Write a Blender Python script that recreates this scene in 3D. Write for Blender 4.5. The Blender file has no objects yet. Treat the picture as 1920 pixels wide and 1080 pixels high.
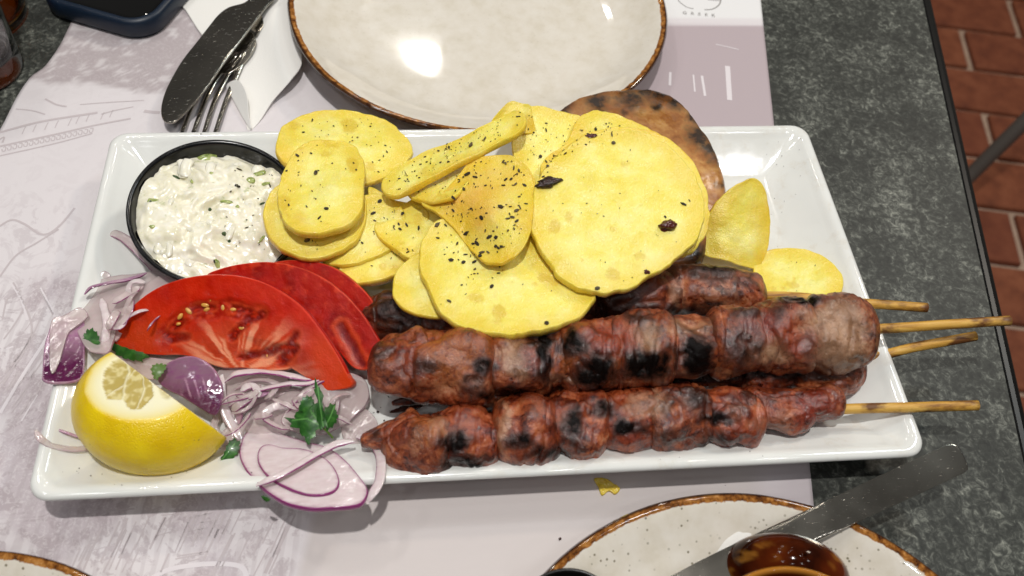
import bpy, math, random
import numpy as np
from mathutils import Vector, Matrix
from mathutils.bvhtree import BVHTree
random.seed(7)
S = 0.01                                   # modelling unit is the centimetre, Blender gets metres
scene = bpy.context.scene
COL = scene.collection

# ------------------------------------------------------------------ camera
FP = 1700.0                                # focal length in pixels of a 1920 wide picture
CP = np.array([15.8945, -15.2485, 37.9678])
YAW, PITCH, ROLL = 0.1758, 0.9531, 0.1144
def cam_axes():
    f = np.array([math.sin(YAW)*math.cos(PITCH), math.cos(YAW)*math.cos(PITCH), -math.sin(PITCH)])
    r = np.cross(f, [0, 0, 1]); r /= np.linalg.norm(r); u = np.cross(r, f)
    return r*math.cos(ROLL)+u*math.sin(ROLL), -r*math.sin(ROLL)+u*math.cos(ROLL), f
CR, CU, CF = cam_axes()
cam = bpy.data.cameras.new('camera'); camo = bpy.data.objects.new('camera', cam); COL.objects.link(camo)
cam.sensor_width = 36; cam.lens = 36*FP/1920; cam.clip_start = 0.01; cam.clip_end = 50
mw = Matrix([[CR[0], CU[0], -CF[0], CP[0]*S], [CR[1], CU[1], -CF[1], CP[1]*S], [CR[2], CU[2], -CF[2], CP[2]*S], [0, 0, 0, 1]])
camo.matrix_world = mw
cam.dof.use_dof = True; cam.dof.focus_distance = 0.445; cam.dof.aperture_fstop = 11.0
scene.camera = camo

# ------------------------------------------------------------------ world and lamps
w = bpy.data.worlds.new('World'); scene.world = w; w.use_nodes = True
bg = w.node_tree.nodes['Background']; bg.inputs[0].default_value = (1.0, 0.97, 0.93, 1); bg.inputs[1].default_value = 0.075
def lamp(name, loc, aim, size, power, col, sy=None):
    l = bpy.data.lights.new(name, 'AREA'); l.shape = 'DISK' if sy is None else 'RECTANGLE'; l.size = size*S
    if sy: l.size_y = sy*S
    l.energy = power; l.color = col
    o = bpy.data.objects.new(name, l); COL.objects.link(o); o.location = Vector(loc)*S
    o.rotation_euler = (Vector(aim)-Vector(loc)).to_track_quat('-Z', 'Y').to_euler()
    return o
lamp('ceiling_or_added_lamp', (14, -10, 165), (19, 8, 0), 6, 15.5, (1.0, 0.975, 0.94))
lamp('ceiling_or_added_lamp', (18, 172, 122), (17, 15, 0), 11, 1.1, (1.0, 0.97, 0.93), 5)
for lx, ly, lz, le in ((-20, 140, 150, .5), (60, 150, 140, .5), (34, 95, 165, .55), (-45, 70, 160, .5), (75, 60, 150, .5), (8, 60, 170, .5)):
    lamp('ceiling_or_added_lamp', (lx, ly, lz), (18, 10, 0), 4, le, (1.0, 0.94, 0.86))  # small lamps added beyond the platter to put glints on the food
lamp('window_light', (104, 64, 130), (36, 4, 0), 22, 2.6, (0.80, 0.94, 1.0), 12)
lamp('ceiling_or_added_lamp', (-25, 68, 130), (36, 4, 0), 10, 1.6, (1.0, 0.97, 0.94), 8)
for lx, ly, lz in ((-60, -60, 170), (-10, -95, 185), (50, -80, 175), (95, -30, 165), (-90, 20, 170), (30, -150, 190)):
    lamp('ceiling_or_added_lamp', (lx, ly, lz), (18, 10, 0), 8, 1.25, (0.97, 0.98, 1.0))  # fill lights added around the camera side, no visible fixtures
lamp('ceiling_or_added_lamp', (150, 110, 150), (125, 95, -75), 20, 11, (1.0, 0.88, 0.74))  # extra light added to brighten the brick floor
vs = scene.view_settings; vs.view_transform = 'Standard'; vs.look = 'None'; vs.exposure = 0.0; vs.gamma = 1
scene.cycles.max_bounces = 8; scene.cycles.diffuse_bounces = 4; scene.cycles.glossy_bounces = 4
scene.cycles.transmission_bounces = 8; scene.cycles.transparent_max_bounces = 16
scene.cycles.caustics_reflective = False; scene.cycles.caustics_refractive = False
scene.cycles.sample_clamp_indirect = 4

# ------------------------------------------------------------------ geometry helpers
def V(*a): return np.array(a, float)
def nrm(v): v = np.asarray(v, float); return v/np.linalg.norm(v)
def ray(u, v):
    d = CR*((u-960)/FP) - CU*((v-540)/FP) + CF
    return d
def at(u, v, z=0.0):
    """world point (cm) at height z that lies on the sight line of photo pixel u,v"""
    d = ray(u, v); return CP + d*((z-CP[2])/d[2])
def to_px(P):
    q = np.atleast_2d(P)-CP; x = q@CR; y = q@CU; z = q@CF
    return 960+FP*x/z, 540-FP*y/z
class Plane:
    def __init__(s, a, b, c):
        A, B, C = at(*a), at(*b), at(*c)
        n = nrm(np.cross(B-A, C-A)); n = n if n[2] > 0 else -n
        s.n = n; s.o = (A+B+C)/3
        s.ex = nrm(np.cross([0, 1, 0], n)); s.ey = np.cross(n, s.ex)
    def hit(s, u, v):
        d = ray(u, v); return CP + d*(((s.o-CP)@s.n)/(d@s.n))
def hash3(ix, iy, iz, seed):
    h = (ix*374761393 + iy*668265263 + iz*2147483647 + seed*974634777) & 0xffffffff
    h = ((h ^ (h >> 13))*1274126177) & 0xffffffff
    h = ((h ^ (h >> 16))*2246822519) & 0xffffffff
    return ((h ^ (h >> 15)) & 0xffffff)/float(0xffffff)*2-1
def vnoise(P, size, seed=0, octaves=1, gain=.5):
    P = np.asarray(P, float); out = 0; amp = 1; tot = 0
    for o in range(octaves):
        Q = P/size*(2**o)+o*17.3+seed*3.7; I = np.floor(Q).astype(np.int64); F = Q-I; F = F*F*F*(F*(F*6-15)+10)
        r = 0
        for dx in (0, 1):
            for dy in (0, 1):
                for dz in (0, 1):
                    wgt = (F[..., 0] if dx else 1-F[..., 0])*(F[..., 1] if dy else 1-F[..., 1])*(F[..., 2] if dz else 1-F[..., 2])
                    r = r+wgt*hash3(I[..., 0]+dx, I[..., 1]+dy, I[..., 2]+dz, seed+o)
        out = out+amp*r; tot += amp; amp *= gain
    return out/tot
def smooth(a, b, x):
    t = np.clip((x-a)/(b-a), 0, 1); return t*t*(3-2*t)
def crom(pts, n, closed=True):
    """Catmull-Rom through pts, n samples evenly by length"""
    P = [np.asarray(p, float) for p in pts]; m = len(P); out = []
    segs = m if closed else m-1
    for i in range(segs):
        if closed: a, b, c, d = P[(i-1) % m], P[i], P[(i+1) % m], P[(i+2) % m]
        else: a, b, c, d = P[max(i-1, 0)], P[i], P[i+1], P[min(i+2, m-1)]
        for t in np.linspace(0, 1, 12, endpoint=False):
            out.append(.5*((2*b)+(-a+c)*t+(2*a-5*b+4*c-d)*t*t+(-a+3*b-3*c+d)*t**3))
    out.append(P[0] if closed else P[-1]); out = np.array(out)
    L = np.r_[0, np.cumsum(np.linalg.norm(np.diff(out, axis=0), axis=1))]
    s = np.linspace(0, L[-1], n+1)[:-1] if closed else np.linspace(0, L[-1], n)
    return np.stack([np.interp(s, L, out[:, k]) for k in range(out.shape[1])], 1)

MATS = {}
def tag(o, label=None, cat=None, group=None, kind=None):
    if label: o['label'] = label
    if cat: o['category'] = cat
    if group: o['group'] = group
    if kind: o['kind'] = kind
    return o
def empty(name, loc, label=None, cat=None, group=None, kind=None, parent=None):
    o = bpy.data.objects.new(name, None); COL.objects.link(o); o.empty_display_size = .01
    o.location = Vector(loc)*S
    return tag(o, label, cat, group, kind)
def mk(name, verts, faces, mat, parent=None, origin=None, attrs=None, smooth_=True, mat_ids=None, **tags):
    """one mesh object from world-space centimetres"""
    verts = np.asarray(verts, float)
    if origin is None:
        origin = V(verts[:, 0].mean(), verts[:, 1].mean(), verts[:, 2].min())
    me = bpy.data.meshes.new(name)
    me.from_pydata(((verts-origin)*S).tolist(), [], [tuple(int(i) for i in f) for f in faces]); me.update()
    if smooth_: me.polygons.foreach_set('use_smooth', [True]*len(me.polygons))
    for m in (mat if isinstance(mat, (list, tuple)) else [mat]): me.materials.append(MATS[m])
    if mat_ids is not None: me.polygons.foreach_set('material_index', [int(i) for i in mat_ids])
    for k, a in (attrs or {}).items():
        a = np.asarray(a, float)
        if a.ndim == 1:
            at_ = me.attributes.new(k, 'FLOAT', 'POINT'); at_.data.foreach_set('value', a)
        else:
            at_ = me.attributes.new(k, 'FLOAT_COLOR', 'POINT'); at_.data.foreach_set('color', np.c_[a, np.ones(len(a))].ravel())
    o = bpy.data.objects.new(name, me); COL.objects.link(o)
    loc = Vector(origin)*S
    if parent is not None:
        o.parent = parent; loc = loc-pabs(parent)
    o.location = loc
    tag(o, **tags); return o
def pabs(o):
    v = o.location.copy()
    while o.parent: o = o.parent; v = v+o.location
    return v
def grid_faces(nu, nv, closed_v=True, off=0):
    """nu rows of nv points"""
    F = []
    for i in range(nu-1):
        for j in range(nv if closed_v else nv-1):
            a = off+i*nv+j; b = off+i*nv+(j+1) % nv
            F.append((a, b, b+nv, a+nv))
    return F
def lathe(profile, c, n=96, tilt=None, wob=0, seed=1):
    """profile [(r,z)], c centre; tilt = rotation Matrix 3x3"""
    pr = np.array(profile, float); a = np.linspace(0, 2*math.pi, n, endpoint=False)
    Vv = []
    for r, z in pr:
        rr = r*(1+wob*vnoise(np.stack([np.cos(a), np.sin(a), a*0], 1)*1.0, .6, seed, 2))
        Vv.append(np.stack([rr*np.cos(a), rr*np.sin(a), np.full(n, z)], 1))
    Vv = np.concatenate(Vv)
    if tilt is not None: Vv = Vv@np.asarray(tilt).T
    return Vv+np.asarray(c), grid_faces(len(pr), n)
def pchip(prof, n=8):
    return crom([(r, z) for r, z in prof], n*len(prof), closed=False)
def box(c, d, rot=0, bev=0):
    x, y, z = d[0]/2, d[1]/2, d[2]/2; b = bev
    pts = []
    rings = [(-z, b), (-z+b, 0), (z-b, 0), (z, b)] if b else [(-z, 0), (z, 0)]
    for zz, ins in rings:
        for sx, sy in ((-1, -1), (1, -1), (1, 1), (-1, 1)): pts.append((sx*(x-ins), sy*(y-ins), zz))
    P = np.array(pts); R = np.array([[math.cos(rot), -math.sin(rot), 0], [math.sin(rot), math.cos(rot), 0], [0, 0, 1]])
    P = P@R.T+np.asarray(c); F = grid_faces(len(rings), 4); n = len(P)
    F += [(3, 2, 1, 0), (n-4, n-3, n-2, n-1)]
    return P, F
def tube(path, rad, n=12, caps=True, flat=None, up=(0, 0, 1), tw=0):
    """round or elliptical tube; rad scalar or list; flat = ratio of height to width"""
    P = np.asarray(path, float); m = len(P); T = np.gradient(P, axis=0); T /= np.linalg.norm(T, axis=1)[:, None]
    rad = np.broadcast_to(np.asarray(rad, float), (m,)); a = np.linspace(0, 2*math.pi, n, endpoint=False)
    out = []
    for i in range(m):
        s = nrm(np.cross(T[i], up)); u2 = np.cross(s, T[i])
        g = tw if np.isscalar(tw) else tw[i]
        s, u2 = s*math.cos(g)+u2*math.sin(g), -s*math.sin(g)+u2*math.cos(g)
        h = 1 if flat is None else flat
        out.append(P[i]+rad[i]*(np.outer(np.cos(a), s)+np.outer(np.sin(a)*h, u2)))
    Vv = np.concatenate(out); F = [tuple(reversed(f)) for f in grid_faces(m, n)]
    if caps:
        k = len(Vv); Vv = np.r_[Vv, [P[0]], [P[-1]]]
        F += [(k, (j+1) % n, j) for j in range(n)]+[(k+1, (m-1)*n+j, (m-1)*n+(j+1) % n) for j in range(n)]
    return Vv, F
def slab(outline, plane, th, N=96, nr=26, edge=None, bend=None, relief=None, wob=0.0, seed=1, under=True):
    """slice of food or sheet: outline in photo pixels laid on a tilted plane, real thickness, rounded edge.
    bend(a,b): offset along the normal for local cm coordinates; relief(P,px,py,d): small top-side relief"""
    C = crom(outline, N); W = np.array([plane.hit(u, v) for u, v in C])
    if wob:
        cc = W.mean(0); W = W+(W-cc)*(wob*vnoise(W, .5, seed, 2))[:, None]
    c = W.mean(0); e = edge or th*.5
    rr = 1-np.linspace(1, 0, nr)**1.0
    rmin = np.linalg.norm(W-c, axis=1).mean()
    k = min(.5, 2.2*e/rmin); rr = np.unique(np.r_[np.linspace(0.02, 1-k, nr-9), 1-k*np.cos(np.linspace(0, math.pi/2, 10))])
    rr = np.sort(rr); rr = rr[rr >= .02]
    nr = len(rr)
    G = c+(W-c)[None]*rr[:, None, None]; G = G.reshape(-1, 3)
    dist = ((1-rr)[:, None]*np.linalg.norm(W-c, axis=1)[None]).ravel()
    a = (G-c)@plane.ex; b = (G-c)@plane.ey
    off = np.zeros(len(G)) if bend is None else bend(a, b)
    half = .5*th*np.sqrt(np.clip(1-(1-np.clip(dist/e, 0, 1))**2, 0, 1))
    # slide along the sight line so that a bent slice keeps its place, then thicken along the normal
    d = G-CP; G2 = G+d*(off/(d@plane.n))[:, None]
    px, py = to_px(G)
    rel = 0 if relief is None else relief(G, px, py, dist)
    top = G2+plane.n*(half-.5*th+rel)[:, None] if relief is not None else G2+plane.n*(half-.5*th)[:, None]
    bot = G2-plane.n*(half+.5*th)[:, None]
    Vt = np.r_[[top[:N].mean(0)], top]; F = [(0, 1+j, 1+(j+1) % N) for j in range(N)]
    F += [(x+1, y_+1, z+1, w_+1) for (x, w_, z, y_) in grid_faces(nr, N)]
    # orientation: fix so that normals face plane.n
    if under:
        sel = bot.reshape(nr, N, 3)[:-1][::-1].reshape(-1, 3)
        base = len(Vt); last = 1+(nr-1)*N
        Vb = np.r_[sel, [bot[:N].mean(0)]]
        Vt = np.r_[Vt, Vb]
        for j in range(N): F.append((last+j, base+j, base+(j+1) % N, last+(j+1) % N))
        F += [(x, w_, z, y_) for (x, y_, z, w_) in grid_faces(nr-1, N, off=base)]
        cen = len(Vt)-1; l2 = base+(nr-2)*N
        F += [(cen, l2+(j+1) % N, l2+j) for j in range(N)]
    Vt = np.array(Vt)
    f0 = F[0]; nn = np.cross(Vt[f0[1]]-Vt[f0[0]], Vt[f0[2]]-Vt[f0[0]])
    if nn@plane.n < 0: F = [tuple(reversed(f)) for f in F]
    pxa, pya = to_px(Vt)
    da = np.zeros(len(Vt)); da[1:1+len(dist)] = dist; da[0] = dist[:N].mean()
    if under:
        sd = dist.reshape(nr, N)[:-1][::-1].ravel(); da[1+len(dist):1+len(dist)+len(sd)] = sd; da[-1] = da[0]
    topm = np.zeros(len(Vt)); topm[:1+len(dist)] = 1
    return Vt, F, dict(px=pxa, py=pya, d=da, top=topm)

# ------------------------------------------------------------------ material helpers
def srgb(h):
    h = h.lstrip('#'); v = [int(h[i:i+2], 16)/255 for i in (0, 2, 4)]
    return tuple(x/12.92 if x <= .04045 else ((x+.055)/1.055)**2.4 for x in v)+(1,)
class Mat:
    def __init__(s, name, **p):
        s.m = bpy.data.materials.new(name); s.m.use_nodes = True; s.t = s.m.node_tree; s.N = s.t.nodes; s.L = s.t.links
        s.b = s.N['Principled BSDF']; s.tc = s.N.new('ShaderNodeTexCoord'); MATS[name] = s.m
        for k, v in p.items(): s.set(k, v)
    KEY = dict(base='Base Color', rough='Roughness', metal='Metallic', normal='Normal', coat='Coat Weight', coatr='Coat Roughness', sss='Subsurface Weight',
               sssr='Subsurface Radius', ssss='Subsurface Scale', spec='Specular IOR Level', trans='Transmission Weight', ior='IOR', alpha='Alpha', emis='Emission Strength', sheen='Sheen Weight')
    def set(s, k, v):
        i = s.b.inputs[s.KEY[k]]
        if hasattr(v, 'node'): s.L.new(v, i)
        elif isinstance(v, str): i.default_value = srgb(v)
        else: i.default_value = v
    def _in(s, n, i, v):
        if v is None: return
        if hasattr(v, 'node'): s.L.new(v, n.inputs[i])
        elif isinstance(v, str): n.inputs[i].default_value = srgb(v)
        else: n.inputs[i].default_value = v
    def pos(s, scale=(1, 1, 1), rot=(0, 0, 0), loc=(0, 0, 0)):
        n = s.N.new('ShaderNodeMapping'); s.L.new(s.tc.outputs['Object'], n.inputs[0])
        n.inputs['Scale'].default_value = scale; n.inputs['Rotation'].default_value = rot; n.inputs['Location'].default_value = loc
        return n.outputs[0]
    def noise(s, size, detail=3, rough=.5, vec=None, dist=0, seed=0):
        n = s.N.new('ShaderNodeTexNoise'); n.noise_dimensions = '4D'; n.inputs['W'].default_value = seed
        n.inputs['Scale'].default_value = 100/size; n.inputs['Detail'].default_value = detail; n.inputs['Roughness'].default_value = rough
        n.inputs['Distortion'].default_value = dist
        s.L.new(vec if vec is not None else s.tc.outputs['Object'], n.inputs['Vector']); return n.outputs['Fac']
    def voro(s, size, vec=None, feature='F1', out='Distance', rand=1):
        n = s.N.new('ShaderNodeTexVoronoi'); n.feature = feature; n.inputs['Scale'].default_value = 100/size; n.inputs['Randomness'].default_value = rand
        s.L.new(vec if vec is not None else s.tc.outputs['Object'], n.inputs['Vector']); return n.outputs[out]
    def wave(s, size, dist=2, vec=None, detail=2):
        n = s.N.new('ShaderNodeTexWave'); n.inputs['Scale'].default_value = 100/size/3.14; n.inputs['Distortion'].default_value = dist; n.inputs['Detail'].default_value = detail
        s.L.new(vec if vec is not None else s.tc.outputs['Object'], n.inputs['Vector']); return n.outputs['Fac']
    def ramp(s, f, stops, interp='LINEAR'):
        n = s.N.new('ShaderNodeValToRGB'); s.L.new(f, n.inputs[0]); e = n.color_ramp.elements; n.color_ramp.interpolation = interp
        while len(e) < len(stops): e.new(.5)
        for k, (p, c) in enumerate(stops):
            e[k].position = p; e[k].color = srgb(c) if isinstance(c, str) else (c, c, c, 1)
        return n.outputs[0]
    def mix(s, f, a, b, mode='MIX'):
        n = s.N.new('ShaderNodeMix'); n.data_type = 'RGBA'; n.blend_type = mode
        s._in(n, 0, f); s._in(n, 6, a); s._in(n, 7, b); return n.outputs[2]
    def math(s, op, a, b=None, c=None, clamp=False):
        n = s.N.new('ShaderNodeMath'); n.operation = op; n.use_clamp = clamp
        s._in(n, 0, a); s._in(n, 1, b); s._in(n, 2, c); return n.outputs[0]
    def attr(s, name, col=False):
        n = s.N.new('ShaderNodeAttribute'); n.attribute_name = name; return n.outputs['Color' if col else 'Fac']
    def bump(s, h, dist, strength=1, normal=None, coat=True):
        n = s.N.new('ShaderNodeBump'); n.inputs['Distance'].default_value = dist*S; n.inputs['Strength'].default_value = strength
        s.L.new(h, n.inputs['Height'])
        if normal is not None: s.L.new(normal, n.inputs['Normal'])
        s.L.new(n.outputs[0], s.b.inputs['Normal']); (s.L.new(n.outputs[0], s.b.inputs['Coat Normal']) if coat else None); return n.outputs[0]

# stone-look laminate
m = Mat('dark_stone', rough=.5, spec=.3)
n1 = m.noise(.42, 6, .70, dist=1.1); n2 = m.noise(3.0, 3, .5); n3 = m.noise(.16, 3, .6, seed=3)
f = m.math('ADD', m.math('MULTIPLY', n1, .72), m.math('MULTIPLY', n2, .30)); f = m.math('ADD', f, m.math('MULTIPLY', n3, .10))
base = m.ramp(f, [(.42, '#20211f'), (.54, '#31332f'), (.60, '#484a45'), (.67, '#70726a'), (.78, '#a9aa9e')])
m.set('base', base); m.bump(n1, .02, .35)
Mat('black_edge', base='#070707', rough=.35, spec=.3)
Mat('dark_board', base='#16130f', rough=.7)
# brick and mortar
m = Mat('brick', rough=.75)
oi = m.N.new('ShaderNodeObjectInfo'); n1 = m.noise(3, 5, .6); col = m.ramp(n1, [(.3, '#6a3620'), (.5, '#84482c'), (.7, '#96583a')])
col = m.mix(m.math('MULTIPLY', oi.outputs['Random'], .45), col, '#6a2f1e'); m.set('base', col); m.bump(n1, .15, .5)
m = Mat('mortar', rough=.9); n1 = m.noise(2, 5, .6); m.set('base', m.ramp(n1, [(.3, '#a48b78'), (.7, '#bfa794')])); m.bump(n1, .1, .6)
m = Mat('chair_paint', base='#66605a', rough=.5, metal=.3)
# printed paper mat
m = Mat('mat_print', rough=.62, spec=.3)
col = m.attr('ink', True); n1 = m.noise(1.7, 6, .62, dist=2.6); n2 = m.noise(.28, 4, .6, dist=2, seed=4)
st = m.wave(.55, 9, vec=m.pos(rot=(0, 0, .35), scale=(1, .25, 1)), detail=4)
sk = m.attr('sketch')
ink = m.math('MULTIPLY', m.ramp(n1, [(.50, 0.0), (.56, 1.0)]), m.math('MULTIPLY', sk, .8))
ink2 = m.math('MULTIPLY', m.ramp(n2, [(.50, 0.0), (.60, 1.0)]), m.math('MULTIPLY', sk, .55))
ink3 = m.math('MULTIPLY', m.ramp(st, [(.5, 0.0), (.8, 1.0)]), m.attr('stroke'))
col = m.mix(m.math('MULTIPLY', ink, .7), col, '#ab9ea2'); col = m.mix(ink2, col, '#d9d3d4'); col = m.mix(m.math('MULTIPLY', ink3, .22), col, '#a3969a')
m.set('base', col); m.bump(m.noise(.25, 3), .008, .5)
Mat('mat_ink', base='#9d9a98', rough=.7); Mat('mat_ink_soft', base='#c2b8ba', rough=.7); Mat('mat_white', base='#dcd5d8', rough=.6)
# white porcelain
m = Mat('porcelain', rough=.09, spec=.5, coat=.3, coatr=.03)
n1 = m.noise(2.5, 2); sxyz = m.N.new('ShaderNodeSeparateXYZ'); m.L.new(m.tc.outputs['Object'], sxyz.inputs[0])
right = m.ramp(m.math('MULTIPLY', m.math('ADD', sxyz.outputs['X'], .02), 12), [(.0, 0.0), (.5, 1.0)])
stain = m.math('MULTIPLY', m.math('MULTIPLY', m.ramp(m.noise(2.2, 5, .6, dist=1.5, seed=4), [(.50, 0.0), (.62, 1.0)]), m.ramp(m.noise(.35, 4, .7, seed=6), [(.42, 0.0), (.62, 1.0)])), m.math('ADD', m.math('MULTIPLY', right, .15), .03))
m.set('base', m.mix(stain, m.ramp(n1, [(.3, '#e0e1dd'), (.7, '#e7e8e4')]), '#b39a6c')); m.set('rough', m.ramp(m.noise(1.6, 4, .6, seed=9), [(.45, .07), (.65, .16)]))
m.bump(m.noise(.8, 3, seed=2), .012, .40)
# speckled stoneware with brown rim
m = Mat('stoneware', rough=.06, coat=.4, coatr=.04)
rim = m.attr('rim'); n1 = m.noise(.35, 5, .65); n2 = m.noise(.9, 4, .6, seed=5); sp = m.voro(.33); spn = m.noise(1.5, 2, seed=8)
body = m.ramp(n2, [(.3, '#d4ccbc'), (.5, '#dcd5c8'), (.7, '#e1dbd0')])
dots = m.math('MULTIPLY', m.ramp(sp, [(.12, 1.0), (.20, 0.0)]), m.ramp(spn, [(.42, 0.0), (.55, .9)]))
dots = m.math('MULTIPLY', dots, m.attr('dots'))
body = m.mix(dots, body, '#77705a')
edge = m.math('ADD', rim, m.math('MULTIPLY', m.math('SUBTRACT', n1, .5), .9))
brown = m.ramp(n1, [(.35, '#3a1c0c'), (.48, '#83501f'), (.6, '#b0793c'), (.75, '#c79a68')])
col = m.mix(m.ramp(edge, [(.42, 0.0), (.54, 1.0)]), body, brown)
col = m.mix(m.ramp(rim, [(.9, 0.0), (1.0, .85)]), col, '#2a140b')
m.set('base', col); m.bump(m.noise(.9, 2), .006, .25)
# glazed brown clay
m = Mat('brown_glaze', rough=.09, coat=.0, coatr=.03, spec=.12)
lw = m.noise(1.6, 3); m.set('base', m.mix(m.attr('rim'), m.ramp(lw, [(.35, '#250b04'), (.65, '#5a2208')]), '#a8702a')); m.bump(m.noise(1.5, 2), .03, .3)
Mat('black_plastic', base='#0b0c0e', rough=.2)
m = Mat('black_melamine', base='#14110f', rough=.3)
# steel
m = Mat('steel', metal=1, base='#8f8a82')
sa = m.noise(.5, 3, .6, vec=m.pos(scale=(1, 16, 1), rot=(0, 0, .65)), dist=.4); sb = m.noise(.4, 3, .6, vec=m.pos(scale=(1, 14, 1), rot=(0, 0, 2.0)), seed=3, dist=.5)
scr = m.math('ADD', m.ramp(sa, [(.66, 0.0), (.72, 1.0)]), m.ramp(sb, [(.67, 0.0), (.73, 1.0)]), clamp=True)
m.set('rough', m.ramp(m.math('ADD', m.math('MULTIPLY', scr, .7), m.math('MULTIPLY', m.noise(2.5, 3), .5)), [(.15, .12), (.35, .20), (1.0, .45)])); m.bump(scr, .006, 1.0); m.set('base', m.mix(scr, '#aaa59b', '#dcd8ce'))
# paper napkin
m = Mat('napkin', rough=.9, spec=.15, base='#e9e7e2'); m.bump(m.voro(.09), .01, .6)
# phone
Mat('blue_case', base='#081b2e', rough=.42); m = Mat('phone_glass', base='#050505', rough=.05, coat=1)
m = Mat('camera_ring', base='#2c2d2f', rough=.25, metal=.8)
# glass
Mat('clear_glass', base='#ffffff', rough=.02, trans=1, ior=1.47); Mat('amber_glass', base='#d98f1c', rough=.03, trans=1, ior=1.5)
# potato
m = Mat('potato', rough=.34, spec=.5, coat=.25, coatr=.14, sss=.25, sssr=(1.0, .6, .15), ssss=.004)
n1 = m.noise(1.1, 4, .55); n2 = m.noise(.22, 4, .6, seed=2); n3 = m.noise(.07, 2, .6, seed=5)
oi = m.N.new('ShaderNodeObjectInfo')
base = m.ramp(n1, [(.30, '#ecd84a'), (.5, '#f3e56c'), (.70, '#f8f098')])
base = m.mix(m.math('MULTIPLY', m.ramp(n2, [(.42, 0.0), (.7, 1.0)]), .3), base, '#f1e69a')
fry = m.math('ADD', m.attr('fry'), m.math('MULTIPLY', m.math('SUBTRACT', n1, .5), .35)); fry = m.ramp(fry, [(.1, 0.0), (1.0, 1.0)])
base = m.mix(fry, base, '#dfa014')
base = m.mix(m.math('MULTIPLY', m.ramp(m.noise(.8, 3, seed=9, dist=1), [(.68, 0.0), (.72, 1.0)]), .45), base, '#d8b82c')
base = m.mix(m.math('MULTIPLY', m.math('SUBTRACT', 1.0, m.attr('core')), .55), base, '#e6c41e'); base = m.mix(m.math('MULTIPLY', m.attr('wet'), .65), base, '#d8b62a'); m.set('base', base)
m.set('rough', m.ramp(n2, [(.3, .42), (.65, .22)]))
hgt = m.math('ADD', m.math('MULTIPLY', n2, .8), m.math('MULTIPLY', n3, .8)); hgt = m.math('ADD', hgt, m.math('MULTIPLY', n1, 1.2))
m.bump(hgt, .05, .9)
# herb and crumbs
m = Mat('herb', rough=.7); oi = m.noise(.5, 3); m.set('base', m.ramp(oi, [(.3, '#140e08'), (.5, '#2c2314'), (.72, '#6e603f')]))
m = Mat('char_crumb', rough=.4, coat=.3); m.set('base', m.ramp(m.noise(.15, 3), [(.35, '#100806'), (.7, '#3c140b')])); m.bump(m.noise(.08, 3), .05, 1)
m = Mat('red_crumb', base='#4a0f08', rough=.3, coat=.4); m.bump(m.noise(.1, 3), .03, .6)
# pita
m = Mat('pita', rough=.6, sss=.08, sssr=(1, .5, .2), ssss=.003)
n1 = m.noise(1.3, 5, .6); n2 = m.noise(.3, 4, .6, seed=2)
col = m.ramp(m.math('ADD', m.math('MULTIPLY', n1, .75), m.math('MULTIPLY', n2, .25)), [(.34, '#7a4820'), (.46, '#a46c36'), (.56, '#c08e50'), (.68, '#d6ae72')])
col = m.mix(m.math('MULTIPLY', m.attr('brown'), .45), col, '#6a3a18'); col = m.mix(m.ramp(m.math('ADD', m.attr('char'), m.math('ADD', m.math('MULTIPLY', m.math('SUBTRACT', n2, .5), 1.1), m.math('MULTIPLY', m.math('SUBTRACT', n1, .5), 1.2))), [(.25, 0.0), (.95, .95)]), col, '#140c08')
col = m.mix(m.attr('pale'), col, '#d2a863')
m.set('base', col); m.bump(m.math('ADD', n1, m.math('MULTIPLY', n2, .5)), .09, .6)
m.set('rough', m.ramp(m.noise(2.0, 2, seed=6), [(.42, .75), (.6, .25)]))
# meat
m = Mat('meat', spec=.5, coat=.7, coatr=.055, sss=.08, sssr=(1, .35, .2), ssss=.003)
oi = m.N.new('ShaderNodeObjectInfo'); off = m.N.new('ShaderNodeVectorMath'); off.operation = 'ADD'
m.L.new(m.tc.outputs['Object'], off.inputs[0]); cm_ = m.N.new('ShaderNodeCombineXYZ'); m.L.new(oi.outputs['Random'], cm_.inputs[0]); m.L.new(oi.outputs['Random'], cm_.inputs[2]); m.L.new(cm_.outputs[0], off.inputs[1])
vv = off.outputs[0]
n1 = m.noise(1.3, 6, .66, vec=vv, dist=1.0); n2 = m.noise(.30, 5, .68, vec=vv, dist=.8, seed=2); n3 = m.noise(.10, 3, .6, vec=vv, seed=3)
mixn = m.math('ADD', m.math('MULTIPLY', n1, .55), m.math('MULTIPLY', n2, .45)); mixn = m.math('ADD', mixn, m.math('MULTIPLY', m.attr('hi'), -.10))
col = m.ramp(mixn, [(.35, '#220a04'), (.43, '#561f0a'), (.50, '#88411f'), (.57, '#b06a42'), (.66, '#cc9a76')])
def amt(name, k, lo, hi): return m.ramp(m.math('ADD', m.attr(name), m.math('MULTIPLY', m.math('SUBTRACT', n2, .5), k)), [(lo, 0.0), (hi, 1.0)])
col = m.mix(m.math('MULTIPLY', amt('pale', 1.3, .25, 1.0), .85), col, m.ramp(mixn, [(.35, '#7b5a40'), (.5, '#a08468'), (.62, '#bda58c')]))
col = m.mix(m.math('MULTIPLY', amt('red', 1.4, .25, .95), .8), col, m.ramp(n3, [(.35, '#541305'), (.65, '#96391c')]))
col = m.mix(m.math('MULTIPLY', amt('gold', 1.5, .25, 1.0), .75), col, m.ramp(n3, [(.35, '#7a3a10'), (.65, '#b4742e')]))
hi_ = m.math('MULTIPLY', m.attr('hi'), .35)
chv = m.math('ADD', m.math('ADD', m.attr('char'), hi_), m.math('ADD', m.math('MULTIPLY', m.math('SUBTRACT', n2, .5), 1.3), m.math('MULTIPLY', m.math('SUBTRACT', n1, .5), .9)))
col = m.mix(m.ramp(chv, [(.12, 0.0), (.60, .85)]), col, '#391708')
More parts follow.
